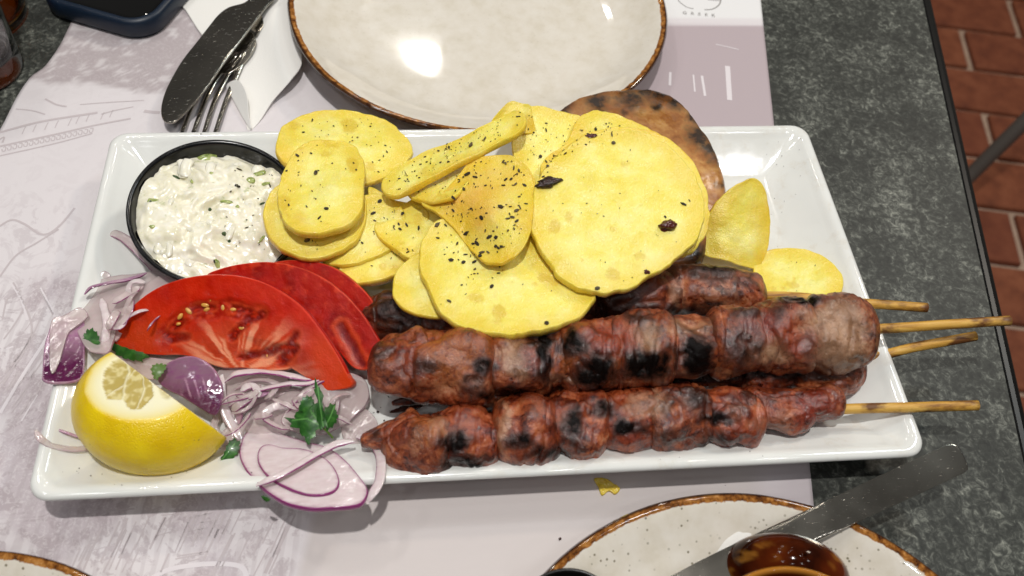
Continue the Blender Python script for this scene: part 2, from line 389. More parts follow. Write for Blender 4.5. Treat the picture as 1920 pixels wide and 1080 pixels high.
col = m.mix(m.ramp(chv, [(.50, 0.0), (1.15, 1.0)]), col, '#0a0504')
col = m.mix(1.0, col, m.ramp(oi.outputs['Random'], [(.0, '#e6d4cc'), (.5, '#fff2e8'), (1.0, '#f4d0c0')]), 'MULTIPLY'); m.set('base', col); m.set('rough', m.ramp(n2, [(.35, .25), (.65, .5)])); chm = m.ramp(chv, [(.5, 1.0), (1.1, .15)]); m.set('coat', m.math('MULTIPLY', m.ramp(n1, [(.4, .85), (.65, .25)]), chm)); m.set('spec', m.math('MULTIPLY', chm, .5))
hh = m.math('ADD', m.math('MULTIPLY', n2, .9), m.math('MULTIPLY', n3, .75)); m.bump(hh, .065, .85)
# skewer wood
m = Mat('bamboo', rough=.5); g = m.noise(.5, 4, .6, vec=m.pos(scale=(.12, 1.6, 1.6)))
col = m.ramp(g, [(.32, '#8a5a1c'), (.5, '#c9983f'), (.7, '#e0b963')]); bn = m.noise(.9, 4, .6, vec=m.pos(scale=(.5, 1, 1)), seed=3)
col = m.mix(m.ramp(m.math('ADD', bn, m.math('MULTIPLY', m.attr('burn'), .16)), [(.54, 0.0), (.66, .9)]), col, '#54240b'); m.set('base', col); m.bump(g, .02, .5)
# tomato (painted flesh)
m = Mat('tomato', rough=.28, spec=.06, coat=.28, coatr=.03, sss=.25, sssr=(1, .25, .1), ssss=.004)
n1 = m.noise(.35, 4, .6); n2 = m.noise(.08, 2, .6, seed=2); c1 = m.attr('flesh', True)
col = m.mix(m.math('MULTIPLY', m.ramp(n1, [(.4, 0.0), (.7, 1.0)]), .22), c1, '#d4380c'); m.set('base', col)
m.bump(m.math('ADD', n1, m.math('MULTIPLY', n2, .5)), .05, .7); m.set('rough', m.ramp(n1, [(.35, .14), (.65, .35)]))
Mat('tomato_skin', base='#b81206', rough=.12, coat=.6, coatr=.05, sss=.1, sssr=(1, .2, .1), ssss=.003)
Mat('seed', base='#d39a45', rough=.2, coat=.6, sss=.3, sssr=(1, .6, .3), ssss=.002)
# onion
def onion_mat(name, light, purple, alpha):
    m = Mat(name, rough=.13, coat=.5, coatr=.04, sss=.35, sssr=(.8, .6, .8), ssss=.003)
    n1 = m.noise(.6, 4, .6, vec=m.pos(scale=(1, 3, 1))); ve = m.wave(.22, 2, vec=m.pos(rot=(0, 0, .5)), detail=2)
    base = m.mix(m.math('MULTIPLY', m.ramp(n1, [(.35, 0.0), (.65, 1.0)]), .55), light, '#d9c2c4')
    pu = m.math('ADD', m.attr('purple'), m.math('MULTIPLY', m.math('SUBTRACT', n1, .5), .5)); pu = m.ramp(pu, [(.2, 0.0), (.85, 1.0)])
    base = m.mix(pu, base, purple); m.set('base', base)
    al = m.math('ADD', m.math('MULTIPLY', pu, 1-alpha), alpha, clamp=True); m.set('alpha', al)
    m.bump(m.math('ADD', n1, m.math('MULTIPLY', ve, .10)), .03, .5)
onion_mat('onion', '#dccdca', '#7a2f63', .52); onion_mat('onion_solid', '#ecdfe0', '#86306c', .84); onion_mat('onion_skin', '#a06a92', '#561443', .97)
# lemon
m = Mat('lemon', coat=.25, coatr=.15, sss=.12, sssr=(1, .9, .3), ssss=.003)
c1 = m.attr('flesh', True); rind = m.attr('rind'); po = m.voro(.085); n1 = m.noise(1.2, 3); sp = m.noise(.22, 2, seed=4); sp2 = m.noise(2.2, 2, seed=6)
rc = m.ramp(n1, [(.3, '#e2bc00'), (.7, '#f4d610')]); dotm = m.math('MULTIPLY', m.ramp(sp, [(.70, 0.0), (.74, 1.0)]), m.ramp(sp2, [(.5, 0.0), (.6, 1.0)]))
rc = m.mix(dotm, rc, '#4e3208'); m.set('base', m.mix(rind, c1, rc)); m.set('rough', .33)
hb = m.math('MULTIPLY', m.ramp(po, [(.0, 0.0), (.5, 1.0)]), rind); hb = m.math('ADD', hb, m.math('MULTIPLY', m.noise(.2, 3), m.attr('pulp'))); m.bump(hb, .028, .5)
# dip
m = Mat('tzatziki', rough=.22, coat=.25, coatr=.08, sss=.3, sssr=(1, .9, .6), ssss=.004)
n1 = m.noise(.8, 4, .6, dist=1); n2 = m.noise(.16, 3, .6, seed=3)
col = m.ramp(n1, [(.3, '#ded9bc'), (.5, '#f0ebd6'), (.7, '#f6f2e4')]); gm = m.ramp(m.noise(.5, 4, .6, seed=5), [(.6, 0.0), (.7, .7)])
col = m.mix(gm, col, '#a9b27a'); m.set('base', col); m.bump(n1, .05, .4)
m = Mat('cucumber', rough=.2, coat=.4, sss=.3, sssr=(.6, 1, .4), ssss=.003); m.set('base', m.ramp(m.noise(.2, 3), [(.3, '#6b7c34'), (.7, '#b9c27e')]))
m = Mat('cucumber_skin', base='#3b4f2c', rough=.3)
m = Mat('parsley', rough=.35, coat=.15, spec=.5); n1 = m.noise(.3, 4); col = m.ramp(n1, [(.3, '#133c0e'), (.55, '#235718'), (.75, '#42762c')]); col = m.mix(m.attr('vein'), col, '#5c9348'); m.set('base', col); m.bump(n1, .03, .5)
m = Mat('lettuce', base='#4b6b22', rough=.35, coat=.2); m.bump(m.noise(.2, 3), .03, .6)

# ================================================================== SETTING
# floor far below the table: mortar bed and separate bricks
FZ = -75.0
P, F = box((110, 85, FZ-1.5), (260, 240, 2))
floor = mk('floor', P, F, 'mortar', smooth_=False, kind='structure', origin=V(110, 85, FZ-1.5))
th = -0.196; bx_ = V(math.cos(th), math.sin(th)); by_ = V(-math.sin(th), math.cos(th))
b0 = V(125.5, 123.6)                        # a joint seen in the photograph
P, F = box((0, 0, 0), (22.6, 10.9, 1.6), bev=.25)
bme = None
for r in range(-9, 6):
    for k in range(-4, 6):
        off = 0 if r % 2 == 0 else 12
        c = b0+by_*(12.1*r+.5-6.2)+bx_*(24*k+off+12.2)
        if not (58 < c[0] < 185 and 8 < c[1] < 175): continue
        zz = FZ-.25+random.uniform(-.08, .08)
        if bme is None:
            o = mk('brick', P, F, 'brick', parent=floor, origin=V(0, 0, 0), smooth_=False); bme = o
        else:
            o = bme.copy(); COL.objects.link(o); o.parent = floor
        o.location = Vector((c[0], c[1], zz))*S-pabs(floor)
        o.rotation_euler = (0, 0, th+random.uniform(-.01, .01))

# table: dark stone-look top with a black edge band on the right
e0 = V(51.25, 34.7); e1 = V(44.55, 3.2); ed = nrm(e0-e1); en = V(ed[1], -ed[0])
def edge_pt(t, o): return e1+ed*t+en*o
A = edge_pt(-45, 0); B = edge_pt(75, 0)
table = empty('table', (10, 20, -3), 'dark mottled stone-look restaurant table with black rounded edge band', 'table')
P = [(A[0], A[1]), (B[0], B[1]), (-60, B[1]), (-60, A[1])]
Pv = [(x, y, z) for z in (-3, 0) for x, y in P]
mk('table_top', Pv, [(3, 2, 1, 0), (4, 5, 6, 7), (0, 1, 5, 4), (1, 2, 6, 5), (2, 3, 7, 6), (3, 0, 4, 7)], 'dark_stone', parent=table, smooth_=False)
prof = [(.02, -3), (.02, 0.01), (.08, .06), (.3, .08), (.5, .03), (.62, -.08), (.66, -.3), (.66, -2.8), (.6, -3)]
Pv = []; 
for t in (-45, 75):
    for o_, z in prof: q = edge_pt(t, o_); Pv.append((q[0], q[1], z))
n_ = len(prof); Fv = [(i, i+1, n_+i+1, n_+i) for i in range(n_-1)]+[(n_-1, 0, n_, 2*n_-1), tuple(range(n_)), tuple(reversed(range(n_, 2*n_)))]
mk('edge_band', Pv, Fv, 'black_edge', parent=table, smooth_=False)
P, F = box((20, 20, -38), (7, 7, 68), bev=.4); mk('table_leg', P, F, 'black_edge', parent=table, smooth_=False)
P, F = box((20, 20, -73.2), (45, 45, 2.4), bev=.6); mk('table_foot', P, F, 'black_edge', parent=table, smooth_=False)

# chair beyond the table edge, one slanting grey leg in view
chair = empty('chair', (118, 80, FZ), 'grey metal chair leg slanting over the brick floor beside the table', 'chair')
a = at(1836, 312, -62); b = at(1985, 165, -48); dirv = b-a
lo = a-dirv*((a[2]-(FZ+1.2))/dirv[2]); hi = a+dirv*((-30-a[2])/dirv[2])
P, F = tube([lo, a, b, hi], 1.15, 14); mk('leg', P, F, 'chair_paint', parent=chair)
P, F = tube([lo+V(0, 0, -1.2), lo+V(0, 0, 1.0)], 1.5, 12); mk('leg_cap', P, F, 'black_edge', parent=chair)

# paper placemat
def mat_edge(y, side):
    return (37.5+.178*(y-23.0)) if side else (-7.12+.21*(y-23.2))
NS, NT = 230, 250; ys = np.linspace(-13, 50, NT); Pm = []
for y in ys:
    xl, xr = mat_edge(y, 0), mat_edge(y, 1)
    xl += .35*smooth(27.2, 28.2, y)+.12*math.sin(y*.9)
    for s in np.linspace(0, 1, NS): Pm.append((xl+(xr-xl)*s, y, 0))
Pm = np.array(Pm); Pm[:, 2] = .06+.03*vnoise(Pm, 9, 4, 2)+.03*np.exp(-((Pm[:, 0]+6)/2.0)**2)
px, py = to_px(Pm)
nz = vnoise(Pm, 3, 11, 3); nz2 = vnoise(Pm, .8, 12, 3)
def lerp(a, b, t): return a*(1-t[:, None])+b*t[:, None]
def C3(h): return np.array(srgb(h)[:3])[None]
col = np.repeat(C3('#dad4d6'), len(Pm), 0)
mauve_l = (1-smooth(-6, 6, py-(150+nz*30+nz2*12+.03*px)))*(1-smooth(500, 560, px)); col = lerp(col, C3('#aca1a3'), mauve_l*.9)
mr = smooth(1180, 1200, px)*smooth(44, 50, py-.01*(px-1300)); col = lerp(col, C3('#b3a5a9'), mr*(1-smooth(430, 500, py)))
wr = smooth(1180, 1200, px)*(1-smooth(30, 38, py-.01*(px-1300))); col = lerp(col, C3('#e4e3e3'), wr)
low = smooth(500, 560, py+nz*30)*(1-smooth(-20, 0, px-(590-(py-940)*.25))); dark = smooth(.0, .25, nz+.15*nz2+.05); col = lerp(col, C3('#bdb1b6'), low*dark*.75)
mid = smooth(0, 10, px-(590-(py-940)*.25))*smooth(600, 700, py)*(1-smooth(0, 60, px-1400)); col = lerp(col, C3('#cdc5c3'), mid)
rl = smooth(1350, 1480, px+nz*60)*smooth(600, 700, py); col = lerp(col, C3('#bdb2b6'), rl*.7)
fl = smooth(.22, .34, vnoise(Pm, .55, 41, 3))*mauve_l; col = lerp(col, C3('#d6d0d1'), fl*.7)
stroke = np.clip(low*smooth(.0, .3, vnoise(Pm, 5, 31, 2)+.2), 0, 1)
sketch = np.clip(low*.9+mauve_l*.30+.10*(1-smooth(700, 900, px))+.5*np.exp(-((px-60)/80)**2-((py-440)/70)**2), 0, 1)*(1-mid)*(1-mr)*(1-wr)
matF = [tuple(reversed(f)) for f in grid_faces(NT, NS, closed_v=False)]
matF = [f for f in matF]
top_n = len(Pm); bot = Pm-V(0, 0, .025)
Pall = np.r_[Pm, bot]; Fall = grid_faces(NT, NS, closed_v=False); Fall = [tuple(reversed(f)) for f in Fall]
for j in range(NS-1): Fall += [(j, j+1, top_n+j+1, top_n+j), ((NT-1)*NS+j+1, (NT-1)*NS+j, top_n+(NT-1)*NS+j, top_n+(NT-1)*NS+j+1)]
for i in range(NT-1): Fall += [((i+1)*NS, i*NS, top_n+i*NS, top_n+(i+1)*NS), (i*NS+NS-1, (i+1)*NS+NS-1, top_n+(i+1)*NS+NS-1, top_n+i*NS+NS-1)]
f0 = Fall[0]
if np.cross(Pall[f0[1]]-Pall[f0[0]], Pall[f0[2]]-Pall[f0[0]])[2] < 0: Fall = [tuple(reversed(f)) for f in Fall]
z2 = lambda a: np.r_[a, a]
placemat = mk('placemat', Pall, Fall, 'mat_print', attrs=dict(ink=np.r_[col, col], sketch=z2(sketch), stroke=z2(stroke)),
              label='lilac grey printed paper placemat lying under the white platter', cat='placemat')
def matz(p): return .06+.03*vnoise(np.array([[p[0], p[1], 0.]]), 9, 4, 2)[0]+.03*math.exp(-((p[0]+6)/2.0)**2)
def print_strip(bm_list, pts, wd):
    C = crom([at(u, v, .06) for u, v in pts], max(6, len(pts)*6), closed=False); T = np.gradient(C, axis=0)
    N_ = np.stack([-T[:, 1], T[:, 0], T[:, 2]*0], 1); N_ /= np.linalg.norm(N_, axis=1)[:, None]
    base = sum(len(b[0]) for b in bm_list)
    top = np.r_[C-N_*wd/2, C+N_*wd/2]; top[:, 2] = [matz(p)+.012 for p in top]; n = len(C)
    bm_list.append((top, [(base+i, base+i+1, base+n+i+1, base+n+i) for i in range(n-1)]))
def join(lst): return np.concatenate([b[0] for b in lst]), [f for b in lst for f in b[1]]
L = []
for pts, wd in [([(0, 249), (80, 228), (183, 211)], .16), ([(0, 275), (100, 253), (177, 235), (245, 222)], .13), ([(0, 293), (100, 270), (173, 250)], .09),
                ([(0, 262), (8, 258), (5, 268)], .1), ([(190, 214), (215, 207), (250, 200)], .08), ([(150, 196), (200, 192), (270, 188)], .07),
                ([(30, 205), (60, 208), (85, 215)], .08), ([(85, 186), (105, 196), (125, 200)], .12), ([(270, 208), (285, 210), (300, 211)], .22)]: print_strip(L, pts, wd)
for k in range(17):                         # meander of the printed frieze
    u = 6+k*10.2; v0 = 274-k*2.25; print_strip(L, [(u, v0+3), (u+5, v0+2), (u+4, v0+9), (u-1, v0+10), (u-2, v0+6)], .055)
for k in range(9):
    u = 45+k*20+random.uniform(-4, 4); v0 = 243-k*4.0; print_strip(L, [(u, v0+9), (u+4, v0), (u+7, v0-5)], .05)
for pts, wd in [([(0, 425), (22, 413), (45, 420), (80, 440), (110, 425), (140, 390)], .12), ([(0, 520), (30, 480), (70, 455), (110, 430)], .1), ([(5, 600), (15, 560), (40, 545)], .08),
                ([(25, 530), (60, 620), (10, 700)], .1), ([(70, 535), (100, 590)], .1), ([(0, 760), (60, 690), (110, 610)], .09), ([(0, 720), (40, 670), (75, 600)], .06)]: print_strip(L, pts, wd)
rp = random.Random(3)
for k in range(46):                         # hatched columns of the engraving, lower left
    u0 = rp.uniform(130, 520); v0 = rp.uniform(1000, 1085); ln_ = rp.uniform(25, 85); sl = rp.uniform(.42, .52)
    print_strip(L, [(u0, v0), (u0+ln_*sl*.5, v0-ln_*.5), (u0+ln_*sl, v0-ln_)], rp.uniform(.03, .10))
for k in range(16):
    u0 = rp.uniform(0, 60); v0 = rp.uniform(620, 860); ln_ = rp.uniform(30, 80); print_strip(L, [(u0, v0), (u0+ln_*.35, v0-ln_*.5), (u0+ln_*.6, v0-ln_)], rp.uniform(.03, .09))
for k in range(12):
    u0 = rp.uniform(150, 420); v0 = rp.uniform(955, 1060); print_strip(L, [(u0, v0), (u0+rp.uniform(20, 60), v0-rp.uniform(2, 14))], rp.uniform(.03, .06))
P, F = join(L); mk('printed_drawing', P, F, 'mat_ink_soft', parent=placemat, smooth_=False, kind='stuff')
L = []
for pts, wd in [([(1276, -8), (1272, 0), (1280, 8), (1290, 14), (1301, 16)], .07), ([(1321, 18), (1335, 17), (1346, 11), (1351, 3), (1352, -10)], .1), ([(1327, -1), (1350, 1)], .07)]: print_strip(L, pts, wd)
P, F = join(L); mk('printed_logo', P, F, 'mat_ink', parent=placemat, smooth_=False, kind='stuff')
L = []
for pts, wd in [([(285, 1084), (320, 1067), (380, 1058), (430, 1058), (455, 1065), (463, 1084)], .2), ([(1300, 140), (1303, 172)], .1), ([(1316, 142), (1322, 180)], .16), ([(1364, 124), (1368, 188)], .32),
                ([(1257, 135), (1256, 160)], .16), ([(1342, 83), (1365, 88), (1385, 93)], .07), ([(40, 790), (70, 740)], .08), ([(12, 655), (25, 650)], .1), ([(0, 775), (45, 700), (84, 640), (110, 592)], .16), ([(22, 532), (40, 560), (52, 600)], .14), ([(75, 540), (92, 572), (104, 596)], .12)]: print_strip(L, pts, wd)
P, F = join(L); mk('printed_highlight', P, F, 'mat_white', parent=placemat, smooth_=False, kind='stuff')
fc = bpy.data.curves.new('lettering', 'FONT'); fc.body = 'GREEK'; fc.size = .40*S; fc.space_character = 2.25; fc.align_x = 'CENTER'
fo = bpy.data.objects.new('lettering', fc); COL.objects.link(fo)
bpy.context.view_layer.update(); dg = bpy.context.evaluated_depsgraph_get(); tm = bpy.data.meshes.new_from_object(fo.evaluated_get(dg))
bpy.data.objects.remove(fo); tm.materials.clear(); tm.materials.append(MATS['mat_ink'])
to = bpy.data.objects.new('printed_lettering', tm); COL.objects.link(to); to.parent = placemat
A_ = at(1272, 25, .1); B_ = at(1350, 32, .1); c_ = at(1311, 28, .11)
to.rotation_euler = (0, 0, math.atan2(B_[1]-A_[1], B_[0]-A_[0])); to.location = Vector(c_)*S-pabs(placemat)

# ================================================================== CROCKERY
def rrect(x0, x1, y0, y1, r, n=9, ex=0):
    out = []
    for cx, cy, a0 in ((x1-r, y1-r, 0), (x0+r, y1-r, 90), (x0+r, y0+r, 180), (x1-r, y0+r, 270)):
        for k in range(n):
            a_ = math.radians(a0+90*k/(n-1)); out.append((cx+r*math.cos(a_), cy+r*math.sin(a_)))
    if ex:                                  # extra points along the straight sides keep the shading flat there
        o2 = []
        for i in range(len(out)):
            o2.append(out[i])
            if (i+1) % n == 0:
                p, q = np.array(out[i]), np.array(out[(i+1) % len(out)])
                for t in np.r_[.01, np.linspace(.03, .97, ex), .99]: o2.append(tuple(p+(q-p)*t))
        out = o2
    return np.array(out)
prof = [(5.5, .08), (5.0, .10), (4.8, .35), (4.2, .5), (2.5, .95), (.75, 1.85), (.25, 2.0), (.05, 2.12), (0, 2.24), (.03, 2.34), (.12, 2.42), (.24, 2.45), (.40, 2.43), (.55, 2.36), (.68, 2.26),
        (.80, 2.17), (.90, 2.10), (1.6, 1.68), (2.6, 1.08), (2.80, .985), (2.92, .945), (3.05, .93), (3.2, .925), (4.2, .92), (6.5, .92)]
rings = []
for ins, z in prof:
    r_ = max(.9-ins*.45, .08 if ins < 3.2 else .25)
    q = rrect(ins, 38-ins, ins, 20.4-ins, r_, ex=20); rings.append(np.c_[q, np.full(len(q), z)])
n_ = len(rings[0]); P = np.concatenate(rings); F = grid_faces(len(rings), n_)
# long edges need intermediate points so the glaze may undulate: cap with polygons only
F = [tuple(f) for f in F]+[tuple(range(n_-1, -1, -1))[::-1][::-1], tuple((len(rings)-1)*n_+i for i in range(n_))]
platter = mk('serving_platter', P, F, 'porcelain', smooth_=True, label='long rectangular white porcelain platter with raised sloping rim, full of food', cat='platter')
WELL = .92

def plate(name, c, R, label, seed, z0=.09):
    pr = [(0, z0+.25), (R*.45, z0+.25), (R*.50, z0), (R*.54, z0), (R*.58, z0+.3), (R*.80, z0+1.0), (R*.94, z0+1.72), (R*.985, z0+2.03), (R, z0+2.12), (R*.998, z0+2.24), (R*.985, z0+2.28), (R*.968, z0+2.2),
          (R*.93, z0+1.95), (R*.86, z0+1.45), (R*.78, z0+1.0), (R*.68, z0+.72), (R*.55, z0+.6), (R*.3, z0+.56), (0.01, z0+.55)]
    C = crom(pr, 110, closed=False); n = 144
    P, F = lathe(C, (c[0], c[1], 0), n, wob=.006, seed=seed)
    # rim attribute by profile position
    arc = np.arange(110)/109.; rr = C[:, 0]/R; i_top = np.argmax(C[:, 1])
    rimv = np.zeros(110)
    for i in range(110):
        if i <= i_top: rimv[i] = 1.0 if rr[i] > .93 else .8*smooth(.75, .93, rr[i])
        else: rimv[i] = .74*smooth(.950, .972, rr[i]) if rr[i] < .985 else .9
    dots = np.where(np.arange(110) > i_top, 1, 0)
    return mk(name, P, F, 'stoneware', attrs=dict(rim=np.repeat(rimv, n), dots=np.repeat(dots*(1.0 if seed != 1 else .12), n)), label=label, cat='plate', group='stoneware plates round the platter')
plate('dinner_plate', (20.15, 31.75), 11.72, 'empty cream stoneware plate with brown rim behind the platter', 1)
plate('dinner_plate', (28.02, -12.33), 11.15, 'speckled cream plate with brown rim under the steel handle and brown pot', 2)
plate('dinner_plate', (-1.9, -11.87), 10.05, 'cream plate with brown rim cut off at the lower left corner', 3)

# brown clay pot with lug on the lower right plate
pc = at(1512, 1262, 4.6); R0 = np.linalg.norm((at(1512, 1064, 4.6)-pc)[:2])
pot = empty('clay_pot', (pc[0], pc[1], .7), 'shiny brown glazed clay pot standing on the speckled plate', 'pot')
pr = [(0.01, .72), (R0*.6, .72), (R0*.68, .8), (R0*.92, 2.2), (R0*.97, 3.6), (R0, 4.45), (R0*.985, 4.6), (R0*.95, 4.55), (R0*.92, 4.2), (R0*.86, 2.4), (R0*.6, 1.3), (0.01, 1.2)]
C = crom(pr, 90, closed=False); P, F = lathe(C, (pc[0], pc[1], 0), 96); rimv = np.exp(-((C[:, 1]-4.6)/.10)**2)
mk('bowl', P, F, 'brown_glaze', parent=pot, attrs=dict(rim=np.repeat(rimv, 96)))
a = at(1466, 1085, 1.6); ang = np.linspace(0, 2*math.pi, 64, endpoint=False); Pv = []
ph = np.linspace(0.02, math.pi-.02, 40); ax = nrm(V(a[0]-pc[0], a[1]-pc[1], 0)); sx = V(-ax[1], ax[0], 0)
for p_ in ph:
    for t in ang:
        Pv.append(a+sx*2.6*math.sin(p_)*math.cos(t)+V(0, 0, 2.9)*math.cos(p_)+ax*1.6*math.sin(p_)*math.sin(t))
mk('lug_handle', Pv, grid_faces(40, 64)+[tuple(range(64)), tuple(reversed(range(39*64, 40*64)))], 'brown_glaze', parent=pot, attrs=dict(rim=np.array([.75*smooth(.1, .6, v_) for v_ in vnoise(np.array(Pv)*V(1, 1, .25), .35, 5, 2)])*np.repeat(smooth(.2, .9, np.abs(np.cos(ph))*0+np.sin(ph)), 64)*np.tile(smooth(.6, .95, np.abs(np.cos(ang))), 40)))
# black cup in front of it
cc = at(1071, 1168, 3.2); Rc = np.linalg.norm((at(1071, 1064, 3.2)-cc)[:2])
pr = [(.01, 2.0), (Rc*.7, 2.0), (Rc*.8, 2.1), (Rc*.95, 2.75), (Rc, 2.95), (Rc*1.0, 3.15), (Rc*.96, 3.2), (Rc*.925, 3.1), (Rc*.90, 2.75), (Rc*.7, 2.3), (.01, 2.25)]
P, F = lathe(crom(pr, 70, closed=False), (cc[0], cc[1], 0), 80)
mk('sauce_cup', P, F, 'black_melamine', label='black cup rim at the bottom edge, left of the brown pot', cat='cup')

# ================================================================== CUTLERY, NAPKINS, PHONE, GLASS
def flat_bar(outline, plane, th, edge=.06, N=120, **k): return slab(outline, plane, th, N=N, nr=16, edge=edge, **k)
# napkin roll under the knife
nap = empty('paper_napkin', at(470, 110, .1), 'white folded paper napkin under the knife and fork', 'napkin')
pl = Plane((350, 10, .16), (480, 100, .2), (540, -20, .2))
P, F, A_ = slab([(322, -30), (350, 22), (386, 74), (420, 90), (470, 150), (520, 130), (556, 60), (600, -40), (470, -80)], pl, .12, N=90, nr=16, edge=.05, bend=lambda a, b: .06*np.sin(a*1.3+b))
mk('lower_sheet', P, F, 'napkin', parent=nap)
pl = Plane((450, 60, 1.0), (565, 100, .9), (478, 240, .35))
P, F, A_ = slab([(452, 72), (475, 30), (520, -30), (600, -30), (566, 60), (566, 118), (545, 150), (512, 188), (490, 222), (472, 243), (462, 240), (464, 205), (460, 175), (447, 150), (438, 130)], pl, .10, N=110, nr=30, edge=.05,
                 bend=lambda a, b: .55*np.exp(-((a-.6+.25*b)/1.25)**2)-.25)
mk('rolled_sheet', P, F, 'napkin', parent=nap)
pl = Plane((430, 160, .5), (462, 175, .95), (470, 240, .3))
P, F, A_ = slab([(424, 160), (446, 150), (462, 176), (466, 215), (470, 242), (452, 215), (436, 185)], pl, .05, N=60, nr=14, edge=.03)
mk('inner_fold', P, F, 'napkin', parent=nap)
# fork
fork = empty('fork', at(400, 160, .1), 'steel fork lying face up half hidden under the knife', 'fork')
tines = [[(446, 100, .95), (418, 130, .62), (388, 180, .35), (362, 250, .45)], [(452, 100, .95), (430, 135, .62), (404, 185, .35), (382, 250, .45)],
         [(460, 96, .95), (446, 135, .62), (424, 188, .35), (403, 250, .45)], [(428, 100, .95), (404, 128, .62), (370, 176, .35), (340, 250, .45)]]
for t in tines:
    C = crom([at(*q) for q in t], 24, closed=False); P, F = tube(C, np.linspace(.19, .12, 24), 10, flat=.45); mk('tine', P, F, 'steel', parent=fork)
pl = Plane((450, 90, 1.0), (415, 125, .72), (470, 120, .85))
P, F, A_ = flat_bar([(470, 58), (480, 75), (474, 95), (462, 112), (446, 128), (425, 138), (404, 132), (410, 108), (435, 80), (455, 62)], pl, .2); mk('fork_head', P, F, 'steel', parent=fork)
C = crom([at(472, 66, 1.05), at(500, 20, 1.15), at(540, -60, .9), at(600, -180, .5)], 30, closed=False); P, F = tube(C, np.linspace(.32, .75, 30), 12, flat=.22); mk('handle', P, F, 'steel', parent=fork)
# knife
knife = empty('table_knife', at(400, 120, .1), 'scratched steel table knife resting across the fork and napkin', 'knife')
pl = Plane((310, 225, 1.0), (470, 60, 1.75), (350, 90, 1.35))
P, F, A_ = flat_bar([(301, 205), (309, 172), (328, 134), (345, 107), (368, 78), (390, 50), (410, 26), (430, 12), (460, 3), (480, -14), (520, -14), (497, 14), (458, 66), (420, 117), (376, 178), (336, 221), (322, 230), (306, 226)], pl, .16, edge=.10)
mk('blade', P, F, 'steel', parent=knife)
C = crom([at(496, -2, 1.8), at(540, -55, 1.9), at(640, -170, 2.0), at(760, -300, 1.8)], 30, closed=False); P, F = tube(C, np.linspace(.42, .62, 30), 14, flat=.55); mk('handle', P, F, 'steel', parent=knife)
# steel handle on the lower right plate
kn = empty('serving_knife', at(1600, 950, 1.5), 'flat scratched steel handle lying across the lower right plate rim', 'knife')
pl = Plane((1280, 1090, 2.3), (1640, 920, 3.0), (1812, 880, 3.25))
P, F, A_ = flat_bar([(1140, 1150), (1280, 1068), (1400, 1008), (1540, 943), (1700, 868), (1776, 834), (1790, 833), (1800, 839), (1816, 872), (1814, 882), (1800, 890), (1680, 946), (1560, 1001), (1440, 1058), (1300, 1130), (1180, 1190)], pl, .28, edge=.05, N=160)
mk('handle', P, F, 'steel', parent=kn)
P, F, A_ = slab([(1355, 1078), (1272, 1076), (1270, 1073), (1273, 1070), (1340, 1025), (1398, 986), (1402, 984), (1406, 987), (1414, 1030), (1420, 1075), (1418, 1079)], Plane((1300, 1060, 1.05), (1400, 985, 1.6), (1420, 1075, 1.2)), .06, N=60, nr=12, edge=.03, bend=lambda a, b: .1*np.sin(a*2))
mk('paper_napkin', P, F, 'napkin', label='corner of white paper napkin on the speckled plate beneath the steel handle', cat='napkin')
# phone
pn = empty('smartphone', at(200, 0, .1), 'black glass phone in a dark blue case at the top left', 'phone')
c0_ = at(244, 38, 1.3); e1_ = at(68, -12, 1.3); ax = nrm(V(*(e1_-c0_)[:2], 0)); ay = V(ax[1], -ax[0], 0)
if ay[1] < 0: ay = -ay
def phone_ring(ins, z, r, n=12):
    q = rrect(ins, 7.9-ins, ins, 16-ins, max(r-ins, .3), n); o_ = c0_-ax*1.35-ay*.45
    return [o_[:2].tolist()+[0] for _ in ()] or [(o_+ax*(a_)+ay*b_)[:2].tolist()+[z] for a_, b_ in q]
rg = [(.5, .09), (.15, .16), (.02, .4), (0, .8), (.04, 1.2), (.16, 1.38), (.32, 1.42), (.46, 1.40), (.52, 1.30), (.54, 1.12)]
P = [p_ for ins, z in rg for p_ in phone_ring(ins, z, 1.9)]; n_ = 48
mk('case', P, grid_faces(len(rg), n_)+[tuple(range(n_))], 'blue_case', parent=pn)
P = [p_ for ins, z in [(.56, 1.02), (.56, 1.16), (.66, 1.22), (.9, 1.22)] for p_ in phone_ring(ins, z, 1.9)]
mk('screen_glass', P, grid_faces(4, n_)+[tuple(range(3*n_, 4*n_)), tuple(range(n_))], 'phone_glass', parent=pn)
# drinking glass and amber bottle at the left edge
gc = at(-52, 96, 1.5); gr = np.linalg.norm((at(27, 100, 2.0)-at(-52, 96, 2.0))[:2])
pr = [(.01, .1), (gr*.85, .1), (gr*.97, .35), (gr, 1.2), (gr*1.06, 4), (gr*1.2, 9), (gr*1.14, 9), (gr*1.0, 4), (gr*.9, 1.6), (gr*.6, 1.2), (.01, 1.1)]
P, F = lathe(crom(pr, 80, closed=False), (gc[0], gc[1], 0), 72); mk('drinking_glass', P, F, 'clear_glass', label='clear drinking glass cut off at the left edge', cat='glass')
gc = at(-62, -8, 1.5)
pr = [(.01, .1), (2.7, .1), (2.95, .5), (3.0, 9), (2.8, 11), (1.3, 14), (1.25, 18), (1.1, 18), (1.1, 14), (2.6, 11), (2.75, .6), (.01, .5)]
P, F = lathe(crom(pr, 90, closed=False), (gc[0], gc[1], 0), 64); mk('glass_bottle', P, F, 'amber_glass', label='amber glass bottle standing at the top left corner behind the glass', cat='bottle')

